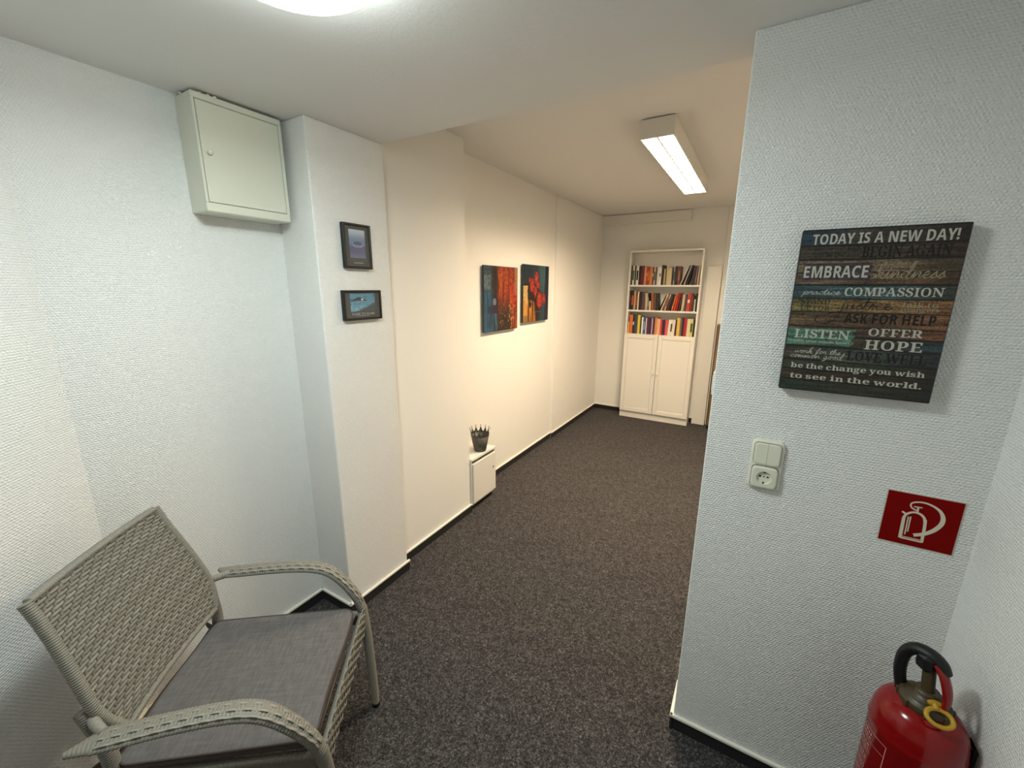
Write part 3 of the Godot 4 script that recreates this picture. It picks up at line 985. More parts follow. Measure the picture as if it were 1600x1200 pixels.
	for s in shelves:
		var list: Array = s[2]
		# every book touches the one before it; a leaning one rests its top corner on the next
		var gaps := 0.0
		var sum := 0.0
		for k in list.size():
			sum += (list[k][1] - list[k][0]) / cos(deg_to_rad(list[k][5]))
			gaps += foot_gap(list, k)
		var sc := (wide - 0.006 - gaps - 0.0008 * list.size()) / sum
		var foot := left + 0.003
		for k in list.size():
			var e: Array = list[k]
			var w: float = (e[1] - e[0]) * sc
			var h: float = minf(e[2] * 0.001, 0.262)
			var cov := mat("cover_%s_%d" % [s[0], k], e[3], 0.5)
			var d: float = 0.125 + 0.02 * fposmod(k * 0.618, 1.0)
			var lbl := "%s book, %s from the left on the %s open shelf" % [e[4], ORDINALS[k], s[0]]
			var a := deg_to_rad(-float(e[5]))
			var wide_foot := w / cos(a)
			var at := Vector3(foot + wide_foot * 0.5, s[1] + 0.0004, SHELF_Z - 0.022 - 0.006 * fposmod(k * 0.37, 1.0))
			at.y += absf(sin(a)) * w * 0.5
			var o := thing("book", lbl, "book", at, 0.0, "books on the %s open shelf" % s[0])
			var body := part(o, "cover", book_mesh(w, h, d, cov, pages), null)
			if e[6] != null:
				var bm := mat("band_%s_%d" % [s[0], k], e[6], 0.5)
				var hb := h * (0.18 if k % 2 == 0 else 0.5)
				part(body, "spine_band", box(Vector3(w * 0.62, hb, 0.002), 0.0005), bm, Vector3(0, h * (0.56 if k % 2 == 0 else 0.5), 0.001))
			o.rotation.z = a
			foot += wide_foot + 0.0008 + foot_gap(list, k)

func foot_gap(list: Array, k: int) -> float:
	if k + 1 >= list.size():
		return maxf(0.0, list[k][2] * 0.001 * sin(deg_to_rad(list[k][5])))
	var a := deg_to_rad(list[k][5])
	var b := deg_to_rad(list[k + 1][5])
	if a <= b:
		return 0.0
	return minf(list[k][2], list[k + 1][2]) * 0.001 * cos(a) * (tan(a) - tan(b)) + 0.001

# ---------- things on the walls ----------
const FACE_LEFT := PI / 2   # turned to face +x

func build_fuse_cabinet():
	var m := mats["cream_metal"] as StandardMaterial3D
	var lo := Vector3(-1.775, 1.834, -1.066)
	var hi := Vector3(-1.664, 2.203, -0.768)
	var w := hi.z - lo.z
	var h := hi.y - lo.y
	var d := hi.x - lo.x
	var o := thing("fuse_cabinet", "cream metal fuse cabinet with round knob under the low ceiling", "cabinet", Vector3(lo.x, lo.y, (lo.z + hi.z) / 2), FACE_LEFT)
	var st := begin()
	var t := 0.014
	put_span(st, Vector3(-w / 2, 0, 0), Vector3(w / 2, h, d - 0.016), 0.003)
	# rim round the door
	put_span(st, Vector3(-w / 2, 0, d - 0.02), Vector3(w / 2, 0.030, d), 0.003)
	put_span(st, Vector3(-w / 2, h - 0.021, d - 0.02), Vector3(w / 2, h, d), 0.003)
	put_span(st, Vector3(-w / 2, 0.028, d - 0.02), Vector3(-w / 2 + 0.0085, h - 0.019, d), 0.002)
	put_span(st, Vector3(w / 2 - 0.0125, 0.028, d - 0.02), Vector3(w / 2, h - 0.019, d), 0.002)
	part(o, "housing", finish(st), m)
	part(o, "door_recess", box(Vector3(w - 0.021, h - 0.049, 0.002)), mats["gap"], Vector3(-0.002, 0.030 + (h - 0.051) / 2, d - 0.0145))
	var dw := w - 0.0245
	var dh := h - 0.0545
	var door := part(o, "door", box(Vector3(dw, dh, 0.012), 0.0015), m, Vector3(-0.002, 0.0317 + dh / 2, d - 0.0068))
	part(door, "knob", lathe([Vector2(0.0, 0.019), Vector2(0.004, 0.0187), Vector2(0.0072, 0.016), Vector2(0.0085, 0.012), Vector2(0.0075, 0.008), Vector2(0.006, 0.0)], 20), mats["cream_plastic"], Vector3(-dw / 2 + 0.0195, 0.0, 0.006), Vector3(PI / 2, 0, 0))
	# lumps of filler along the top edge
	for k in 4:
		part(o, "filler_lump", lathe([Vector2(0.0, 0.006), Vector2(0.004, 0.005), Vector2(0.007, 0.0), Vector2(0.0, -0.001)], 8), mats["cream_plastic"], Vector3(-w / 2 + [0.002, 0.034, 0.055, 0.075][k], h - 0.0005, d - [0.07, 0.012, 0.008, 0.006][k]))

func text_mesh(s: String, serif: bool, bold: bool, mono := false) -> TextMesh:
	var f := SystemFont.new()
	f.font_names = PackedStringArray(["Droid Sans Mono" if mono else ("Droid Serif" if serif else "Droid Sans")])
	f.font_weight = 700 if bold else 400
	var t := TextMesh.new()
	t.font = f
	t.text = s
	t.font_size = 32
	t.pixel_size = 0.001
	t.depth = 0.001
	t.curve_step = 1.0
	return t

# lettering that fills the rectangle given in shares of a sheet w by h (u to the right, v down)
func letter(parent: Node, s: String, u0: float, v0: float, u1: float, v1: float, w: float, h: float, z: float, m: Material, serif := false, bold := true, mono := false):
	var t := text_mesh(s, serif, bold, mono)
	var bb := t.get_aabb()
	if bb.size.x <= 0.0 or bb.size.y <= 0.0:
		return
	var sx := (u1 - u0) * w / bb.size.x
	var sy := (v1 - v0) * h / bb.size.y
	var o := part(parent, "lettering", t, m)
	o.scale = Vector3(sx, sy, 0.35)
	var c := bb.get_center()
	o.position = Vector3(((u0 + u1) / 2 - 0.5) * w - c.x * sx, (0.5 - (v0 + v1) / 2) * h - c.y * sy, z)

const PEN := {
	"k": [0, 0, 0.35, 1.3, 0.55, 2.2, 0.4, 2.55, 0.22, 1.9, 0.22, 0, 0.4, 0.8, 0.72, 0.9, 0.65, 0.5, 0.42, 0.42, 0.8, 0, 1.0, 0.12],
	"i": [0, 0.1, 0.2, 1.0, 0.25, 0.1, 0.5, 0.2], "n": [0, 0.2, 0.15, 1.0, 0.15, 0.0, 0.4, 0.9, 0.6, 0.9, 0.65, 0.1, 0.9, 0.2],
	"d": [0.6, 0.8, 0.3, 1.0, 0.05, 0.5, 0.3, 0.0, 0.6, 0.5, 0.8, 2.2, 0.68, 2.5, 0.55, 1.2, 0.62, 0.1, 0.8, -0.1, 1.0, 0.2],
	"e": [0, 0.3, 0.45, 0.6, 0.35, 1.0, 0.1, 0.7, 0.2, 0.1, 0.5, 0.05, 0.75, 0.3], "s": [0, 0.1, 0.35, 1.0, 0.38, 0.6, 0.48, 0.2, 0.25, 0.0, 0.15, 0.1, 0.65, 0.2],
	"p": [0, 0.3, 0.15, 1.0, 0.02, -1.0, 0.2, 0.7, 0.5, 1.0, 0.6, 0.5, 0.3, 0.05, 0.8, 0.2], "r": [0, 0.2, 0.2, 1.05, 0.3, 0.85, 0.5, 0.9, 0.45, 0.1, 0.7, 0.2],
	"a": [0.5, 0.85, 0.25, 1.0, 0.05, 0.4, 0.25, 0.0, 0.5, 0.7, 0.5, 0.1, 0.8, 0.2], "c": [0.5, 0.85, 0.25, 1.0, 0.05, 0.5, 0.25, 0.0, 0.65, 0.2],
	"t": [0, 0.2, 0.25, 1.9, 0.2, 0.1, 0.55, 0.2], "u": [0, 0.9, 0.1, 0.1, 0.4, 0.1, 0.55, 0.95, 0.55, 0.1, 0.8, 0.2],
	"j": [0.35, 1.0, 0.25, -0.6, -0.15, -2.0, -0.9, -2.5, -1.7, -2.0, -1.55, -1.2, -0.6, -0.75, 0.3, -0.3, 0.7, 0.2],
	"w": [0, 0.9, 0.15, 0.1, 0.4, 0.8, 0.6, 0.1, 0.85, 0.95, 1.0, 0.8], "o": [0.3, 1.0, 0.05, 0.5, 0.3, 0.0, 0.55, 0.5, 0.3, 1.0, 0.8, 0.8], "f": [0, 0.2, 0.4, 1.9, 0.3, 2.1, 0.1, -0.9, 0.35, 0.2, 0.6, 0.2], "h": [0, 0.2, 0.3, 2.0, 0.1, 2.0, 0.12, 0.0, 0.4, 0.9, 0.6, 0.8, 0.6, 0.1, 0.85, 0.2], "m": [0, 0.2, 0.12, 1.0, 0.12, 0, 0.35, 0.95, 0.5, 0.1, 0.75, 0.95, 0.9, 0.1, 1.1, 0.2], "g": [0.5, 0.85, 0.25, 1.0, 0.05, 0.4, 0.25, 0.05, 0.5, 0.7, 0.4, -0.9, 0.05, -0.7, 0.8, 0.2]}
const PEN_WIDTH := {"k": 0.95, "i": 0.5, "n": 0.88, "d": 0.98, "e": 0.7, "s": 0.62, "p": 0.75, "r": 0.68, "a": 0.78, "c": 0.62, "t": 0.5, "u": 0.8, "j": 0.65, "w": 0.95, "o": 0.75, "f": 0.55, "h": 0.82, "m": 1.1, "g": 0.75, " ": 0.6}

# handwriting: baseline at v, from u0 to u1
func handwriting(parent: Node, s: String, u0: float, u1: float, v: float, xh: float, pen: float, w: float, h: float, z: float, m: Material, slant := 0.18):
	var total := 0.0
	for ch in s:
		total += PEN_WIDTH[ch]
	var sx := (u1 - u0) * w / total
	var sy := xh * h
	var st := begin()
	var x := 0.0
	for ch in s:
		if PEN.has(ch):
			var raw: Array = PEN[ch]
			var pts := []
			for k in raw.size() / 2:
				pts.append(Vector2((u0 - 0.5) * w + (x + raw[2 * k] + slant * raw[2 * k + 1]) * sx, (0.5 - v) * h + raw[2 * k + 1] * sy))
			var c := curve(pts, 6)
			var wd := []
			for k in c.size():
				wd.append(pen * (0.75 + 0.35 * sin(k * 0.55)))
			put_stroke(st, c, wd, 0.0003)
			if ch == "t" or ch == "f":
				put_stroke(st, [Vector2((u0 - 0.5) * w + (x - 0.1 + 0.2) * sx, (0.5 - v) * h + 1.15 * sy), Vector2((u0 - 0.5) * w + (x + 0.75) * sx, (0.5 - v) * h + 1.25 * sy)], [pen * 0.8, pen * 0.8], 0.0003)
			if ch == "i" or ch == "j":
				var q := Vector2((u0 - 0.5) * w + (x + 0.45) * sx, (0.5 - v) * h + 1.5 * sy)
				put_stroke(st, [q, q + Vector2(pen, pen * 0.6)], [pen, pen], 0.0003)
		x += PEN_WIDTH[ch]
	part(parent, "handwriting", finish(st), m, Vector3(0, 0, z))

func build_poster():
	var w := 0.3025
	var h := 0.4055
	var d := 0.03
	var o := thing("inspirational_poster", "dark wood-plank wall poster of inspirational words beginning TODAY IS A NEW DAY", "poster", Vector3(0.2248, 1.5253, -1.337))
	part(o, "panel", box(Vector3(w, h, d - 0.001), 0.002), mats["black"], Vector3(0, 0, (d - 0.001) / 2 + 0.0005))
	var edges := [0.0, 0.093, 0.175, 0.252, 0.325, 0.408, 0.49, 0.58, 0.64, 0.71, 0.80, 0.86, 0.93, 1.0]
	var lft := [rgb(38, 58, 74), rgb(64, 54, 46), rgb(98, 84, 66), rgb(92, 76, 56), rgb(44, 70, 78), rgb(106, 96, 48), rgb(92, 70, 46), rgb(84, 60, 42), rgb(70, 66, 48), rgb(62, 56, 46), rgb(52, 54, 44), rgb(60, 48, 36), rgb(34, 48, 38)]
	var mid := [rgb(66, 58, 52), rgb(66, 56, 44), rgb(112, 92, 68), rgb(100, 76, 50), rgb(54, 82, 84), rgb(126, 94, 52), rgb(86, 62, 40), rgb(72, 52, 40), rgb(58, 46, 36), rgb(58, 68, 58), rgb(50, 54, 36), rgb(52, 36, 28), rgb(48, 44, 34)]
	var rgt := [rgb(40, 26, 24), rgb(56, 34, 26), rgb(74, 54, 36), rgb(74, 50, 30), rgb(48, 52, 44), rgb(120, 76, 40), rgb(116, 70, 38), rgb(108, 62, 34), rgb(34, 56, 62), rgb(34, 42, 44), rgb(44, 32, 24), rgb(42, 28, 22), rgb(30, 30, 24)]
	var n1 := noise(0.02, 41, 4)
	var n2 := noise(0.09, 42, 3)
	var tex := painted(384, 512, func(u, v):
		var i := 0
		while i < 12 and v > edges[i + 1]:
			i += 1
		var c: Color = lft[i].lerp(mid[i], smoothstep(0.0, 0.5, u)).lerp(rgt[i], smoothstep(0.55, 1.0, u))
		var g := n1.get_noise_2d(u * 120.0 + i * 97.0, v * 2600.0)
		var k := n2.get_noise_2d(u * 300.0 + 40.0, v * 500.0 + i * 31.0)
		var f: float = 1.05 + 0.65 * g + 0.55 * k
		if k > 0.42:
			f *= 0.45
		var e: float = minf(v - edges[i], edges[i + 1] - v)
		if e < 0.0045:
			f *= 0.35
		# printed colour blocks
		if u > 0.04 and u < 0.487 and v > 0.195 and v < 0.298:
			c = rgb(92, 74, 88).lerp(rgb(60, 44, 54), clampf(0.5 + k, 0, 1))
			f = 0.9 + 0.5 * g
		if u > 0.0 and u < 0.455 + 0.012 * sin(v * 160.0) and v > 0.594 and v < 0.70:
			c = rgb(76, 128, 104)
			f = 0.9 + 0.45 * g + 0.25 * k
		c = c.lerp(Color(c.get_luminance(), c.get_luminance(), c.get_luminance()), 0.22)
		return Color(clampf(c.r * f, 0, 1), clampf(c.g * f, 0, 1), clampf(c.b * f, 0, 1)))
	var pm := mat("poster_print", Color(1, 1, 1), 0.45)
	pm.albedo_texture = tex
	var sheet := part(o, "printed_sheet", print_quad(w - 0.004, h - 0.004), pm, Vector3(0, 0, d))
	var white := mat("ink_white", Color(0.74, 0.73, 0.68), 0.6)
	var dim := mat("ink_tan", Color(0.62, 0.57, 0.46), 0.6)
	var black := mat("ink_black", Color(0.03, 0.028, 0.026), 0.6)
	var z := 0.0002
	letter(sheet, "TODAY IS A NEW DAY!", 0.075, 0.029, 0.942, 0.088, w, h, z, white)
	letter(sheet, "you can start fresh", 0.098, 0.106, 0.395, 0.132, w, h, z, black, true, false)
	letter(sheet, "with the new dawn", 0.098, 0.141, 0.40, 0.164, w, h, z, black, true, false)
	letter(sheet, "BEGIN AGAIN", 0.408, 0.107, 0.922, 0.170, w, h, z, black, true, true)
	letter(sheet, "EMBRACE", 0.052, 0.215, 0.470, 0.284, w, h, z, white)
	handwriting(sheet, "kindness", 0.505, 0.915, 0.288, 0.036, 0.0022, w, h, z, dim)
	handwriting(sheet, "practice", 0.065, 0.318, 0.384, 0.017, 0.0017, w, h, z, white)
	letter(sheet, "COMPASSION", 0.346, 0.342, 0.932, 0.391, w, h, z, white, true, true)
	letter(sheet, "STAND", 0.063, 0.414, 0.262, 0.444, w, h, z, black, true, false)
	letter(sheet, "UP FOR", 0.067, 0.450, 0.266, 0.480, w, h, z, black, true, false)
	handwriting(sheet, "justice", 0.325, 0.655, 0.470, 0.036, 0.0021, w, h, z, black, 0.1)
	letter(sheet, "talk to", 0.716, 0.423, 0.917, 0.453, w, h, z, dim, true, false)
	letter(sheet, "strangers", 0.708, 0.457, 0.928, 0.481, w, h, z, dim, true, false)
	letter(sheet, "ASK FOR HELP", 0.373, 0.496, 0.925, 0.553, w, h, z, black)
	letter(sheet, "LISTEN", 0.054, 0.602, 0.431, 0.655, w, h, z, white, true, true)
	letter(sheet, "with your whole heart", 0.054, 0.667, 0.440, 0.687, w, h, z, white, true, false)
	letter(sheet, "OFFER", 0.546, 0.579, 0.870, 0.624, w, h, z, white, true, true)
	letter(sheet, "HOPE", 0.536, 0.649, 0.884, 0.706, w, h, z, white, true, true)
	handwriting(sheet, "work for the", 0.078, 0.395, 0.752, 0.015, 0.0013, w, h, z, white)
	handwriting(sheet, "common good", 0.048, 0.412, 0.782, 0.016, 0.0013, w, h, z, white)
	letter(sheet, "LOVE WELL", 0.437, 0.722, 0.924, 0.780, w, h, z, black, true, true)
	letter(sheet, "be the change you wish", 0.064, 0.817, 0.935, 0.862, w, h, z, white, true, true)
	letter(sheet, "to see in the world.", 0.070, 0.884, 0.930, 0.920, w, h, z, white, true, true)

func build_fire_sign():
	var s := 0.141
	var o := thing("fire_extinguisher_sign", "square red sign with white extinguisher and hose pictogram on the wall", "sign", Vector3(0.419, 1.011, -1.337))
	part(o, "backing", box(Vector3(s + 0.004, s + 0.004, 0.0015)), mat("sign_cream", Color(0.80, 0.78, 0.70), 0.4), Vector3(0, 0, 0.001))
	var red := mat("sign_red", Color(0.49, 0.025, 0.02), 0.75)
	red.metallic_specular = 0.2
	part(o, "red_field", box(Vector3(s, s, 0.001)), red, Vector3(0, 0, 0.002))
	var lines := {
		"base": [[-0.205, -0.366, 0.092, -0.366], [0.055, 0.055]],
		"left": [[-0.219, 0.026, -0.207, -0.384], [0.045, 0.05]],
		"right": [[0.064, 0.060, 0.080, -0.116, 0.088, -0.384], [0.042, 0.042, 0.042]],
		"dome": [[-0.219, 0.005, -0.208, 0.074, -0.161, 0.133, -0.091, 0.165, -0.013, 0.148, 0.045, 0.089, 0.066, 0.010], [0.042, 0.036, 0.034, 0.034, 0.036, 0.04, 0.042]],
		"nozzle": [[-0.261, 0.135, -0.187, 0.094], [0.03, 0.03]],
		"bar1": [[-0.162, 0.060, -0.155, -0.298], [0.017, 0.017]],
		"bar2": [[-0.131, 0.069, -0.127, -0.235], [0.017, 0.017]],
		"valve": [[-0.058, 0.175, -0.066, 0.270], [0.024, 0.024]],
		"lever": [[-0.123, 0.272, -0.012, 0.277], [0.018, 0.018]],
		"hose": [[-0.074, 0.206, -0.140, 0.235, -0.169, 0.282, -0.153, 0.336, -0.079, 0.371, 0.021, 0.377, 0.137, 0.338, 0.226, 0.269, 0.276, 0.163, 0.278, 0.054, 0.237, -0.051, 0.167, -0.147, 0.070, -0.226, -0.039, -0.277], [0.022, 0.022, 0.022, 0.022, 0.024, 0.028, 0.034, 0.046, 0.06, 0.064, 0.064, 0.062, 0.06, 0.058]]}
	var st := begin()
	var lift := 0.0004
	for key in lines:
		var raw: Array = lines[key][0]
		var pts := []
		var wd := []
		for k in raw.size() / 2:
			pts.append(Vector2(raw[2 * k], raw[2 * k + 1]) * s)
			wd.append(Vector2(lines[key][1][k] * s, 0))
		if pts.size() > 2:
			pts = curve(pts, 5)
			wd = curve(wd, 5)
		var ws := []
		for q in wd:
			ws.append(q.x)
		put_stroke(st, pts, ws, lift)
		lift += 0.00006
	part(o, "pictogram", finish(st), mat("sign_print", Color(0.86, 0.82, 0.74), 0.45), Vector3(0, 0, 0.0025))
	# thin red line along the foot of the pictogram
	part(o, "pictogram_line", box(Vector3(0.27 * s, 0.008 * s, 0.0004)), red, Vector3(-0.055 * s, -0.352 * s, 0.0036))

func build_switch_combo():
	var m := mats["cream_plastic"] as StandardMaterial3D
	var o := thing("switch_and_socket", "cream double light switch above a power socket in one frame", "switch", Vector3(0.0735, 1.0865, -1.337))
	part(o, "frame", slab(0.0405, 0.0755, 0.0135, [Vector2(0.0, 0.0), Vector2(0.0, 0.005), Vector2(0.002, 0.009), Vector2(0.005, 0.0105), Vector2(0.02, 0.0108)]), m)
	var gap := mats["gap"] as StandardMaterial3D
	part(o, "switch_gap", slab(0.0335, 0.0335, 0.010, [Vector2(0, 0.0095), Vector2(0, 0.0112)]), gap, Vector3(0, 0.0355, 0))
	part(o, "socket_gap", slab(0.0335, 0.0335, 0.010, [Vector2(0, 0.0095), Vector2(0, 0.0112)]), gap, Vector3(0, -0.0355, 0))
	for s in [-1.0, 1.0]:
		var rings := []
		for p in [Vector2(0.0006, 0.0), Vector2(0.0, 0.003), Vector2(0.001, 0.0055), Vector2(0.004, 0.0065)]:
			var ring := []
			for v in rounded_ring(0.0325 - p.x, 0.0325 - p.x, 0.009, 5):
				# half of the square, cut along the middle
				var x: float = maxf(v.x * s, 0.0003) * s
				ring.append(Vector3(x, v.y, 0.0105 + p.y))
			rings.append(ring)
		rings.reverse()
		part(o, "rocker", loft(rings, true, true, true), m, Vector3(0, 0.0355, 0))
	# socket: square face with a round well and contact holes
	var rings2 := []
	var sq := []
	for k in 48:
		var an := TAU * k / 48.0
		sq.append(Vector2(cos(an), sin(an)) * 0.0325 / pow(pow(absf(cos(an)), 7.0) + pow(absf(sin(an)), 7.0), 1.0 / 7.0))
	var prof := [[0.0, 0.0105, 0], [0.0, 0.0150, 0], [0.001, 0.0175, 0], [0.004, 0.0190, 0], [0.0195, 0.0190, 1], [0.0190, 0.0178, 1], [0.0180, 0.0122, 1], [0.0, 0.0120, 1]]
	for p in prof:
		var ring := []
		for v in sq:
			if p[2] == 0:
				var f: float = 1.0 - p[0] / 0.0325
				ring.append(Vector3(v.x * f, v.y * f, p[1]))
			else:
				var q: Vector2 = (v as Vector2).normalized() * p[0]
				ring.append(Vector3(q.x, q.y, p[1]))
		rings2.append(ring)
	rings2.reverse()
	var sock := part(o, "socket", loft(rings2, false, false, true), m, Vector3(0, -0.0355, 0))
	for x in [-0.0095, 0.0095]:
		part(sock, "contact_hole", lathe([Vector2(0.0, 0.0012), Vector2(0.0027, 0.0012), Vector2(0.0027, 0.0)], 12), mats["black"], Vector3(x, 0.002, 0.0118), Vector3(PI / 2, 0, 0))
	part(sock, "screw", lathe([Vector2(0.0, 0.001), Vector2(0.0018, 0.001), Vector2(0.0018, 0.0)], 10), mats["gap"], Vector3(0, 0.002, 0.0118), Vector3(PI / 2, 0, 0))
	for y in [-0.0165, 0.0165]:
		part(sock, "earth_clip", box(Vector3(0.004, 0.0045, 0.006), 0.0008), mat("contact_metal", Color(0.2, 0.19, 0.16), 0.4, 0.6), Vector3(0, y, 0.0140))

func build_end_switch():
	var o := thing("light_switch", "white light switch seen edge-on at the end of the stub wall", "switch", Vector3(-0.088, 1.3, -1.41), -PI / 2)
	part(o, "plate", slab(0.035, 0.035, 0.003, [Vector2(0, 0), Vector2(0, 0.005), Vector2(0.001, 0.006)]), mats["cream_plastic"])
	part(o, "rocker", slab(0.024, 0.024, 0.003, [Vector2(0, 0.0055), Vector2(0.0, 0.0075), Vector2(0.002, 0.008)]), mats["cream_plastic"])

func picture_frame(called: String, label: String, c: Vector3, w: float, h: float, tex: Texture2D, pw: float, ph: float, py: float) -> Node3D:
	var o := thing(called, label, "picture", c, FACE_LEFT, "small framed pictures on the pillar")
	var b := 0.0095
	var d := 0.02
	var blk := mats["black"] as StandardMaterial3D
	for s in [-1.0, 1.0]:
		part(o, "frame_side", box(Vector3(b, h, d), 0.0015), blk, Vector3(s * (w / 2 - b / 2), 0, d / 2))
		part(o, "frame_rail", box(Vector3(w - 2 * b, b, d), 0.0015), blk, Vector3(0, s * (h / 2 - b / 2), d / 2))
	part(o, "mat_board", box(Vector3(w - 2 * b + 0.002, h - 2 * b + 0.002, 0.004)), mat("mat_grey", Color(0.27, 0.25, 0.235), 0.9), Vector3(0, 0, 0.012))
	var pm := StandardMaterial3D.new()
	pm.albedo_texture = tex
	pm.roughness = 0.5
	part(o, "picture", print_quad(pw, ph), pm, Vector3(0, py, 0.0144))
	var glass := mat("picture_glass", Color(0.9, 0.95, 0.93, 0.02), 0.05)
	glass.transparency = BaseMaterial3D.TRANSPARENCY_ALPHA
	glass.metallic_specular = 0.12
	part(o, "glass", box(Vector3(w - 2 * b + 0.001, h - 2 * b + 0.001, 0.0012)), glass, Vector3(0, 0, 0.0168))
	return o

func build_small_frames():
	var n1 := noise(0.02, 51, 4)
	var drop := painted(96, 160, func(u, v):
		var c := rgb(186, 196, 202).lerp(rgb(110, 124, 158), smoothstep(0.0, 0.42, v)).lerp(rgb(84, 82, 118), smoothstep(0.5, 0.62, v)).lerp(rgb(104, 106, 138), smoothstep(0.75, 1.0, v))
		var p := Vector2(u - 0.52, (v - 0.5) * 1.55)
		var e := sqrt(pow(p.x / 0.34, 2) + pow((p.y - 0.09) / 0.10, 2))
		if e < 1.0:
			c = c.lerp(rgb(190, 204, 214), 0.75 * smoothstep(1.0, 0.75, e))
		if e < 0.7:
			c = c.lerp(rgb(92, 104, 128), 0.7)
		# crown of the splash
		var cr := 0.16 - absf(p.x) * 0.25 + 0.07 * absf(sin(p.x * 22.0))
		if absf(p.x) < 0.25 and p.y < 0.06 and p.y > 0.05 - cr:
			c = c.lerp(rgb(52, 66, 84), 0.75)
		return c)
	var o := picture_frame("framed_picture", "upright black-framed picture of a water splash on the pillar", Vector3(-1.555, 1.755, -1.281), 0.146, 0.187, drop, 0.084, 0.118, 0.010)
	var ink := mat("caption_ink", Color(0.50, 0.49, 0.46), 0.6)
	part(o, "caption_line", box(Vector3(0.09, 0.0008, 0.0004)), ink, Vector3(0, -0.058, 0.0145))
	part(o, "caption_line", box(Vector3(0.05, 0.0055, 0.0004)), ink, Vector3(0, -0.069, 0.0145))
	var soar := painted(160, 128, func(u, v):
		var k := n1.get_noise_2d(u * 200.0, v * 260.0)
		var c := rgb(70, 128, 160).lerp(rgb(120, 160, 180), clampf(v * 0.8 + k, 0, 1))
		if k > 0.22 and v < 0.65:
			c = c.lerp(rgb(60, 84, 100), 0.7)
		# forested slope at the lower right
		if v > 1.15 - 0.62 * u + 0.05 * sin(u * 60.0):
			c = rgb(58, 66, 70)
		# bird with spread wings
		var p := Vector2(u - 0.36, v - 0.32)
		var wing := 0.105 - 0.27 * absf(p.x + 0.02) + 0.012 * sin(p.x * 60.0)
		if absf(p.x + 0.02) < 0.33 and absf(p.y + 0.05 * cos(p.x * 9.0) - 0.03) < maxf(wing, 0.022):
			c = rgb(28, 30, 34)
		if Vector2(p.x - 0.12, p.y - 0.01).length() < 0.045:
			c = rgb(228, 232, 234)
		return c)
	var q := picture_frame("framed_picture", "lower black-framed picture of a soaring bird captioned DARE TO SOAR", Vector3(-1.555, 1.5035, -1.287), 0.208, 0.131, soar, 0.135, 0.078, 0.012)
	letter(q, "DARE TO SOAR", 0.20, 0.755, 0.80, 0.83, 0.208, 0.131, 0.0144, mat("caption_light", Color(0.66, 0.68, 0.66), 0.6), true, false)
	part(q, "caption_line", box(Vector3(0.07, 0.0025, 0.0004)), ink, Vector3(0, -0.0475, 0.0145))

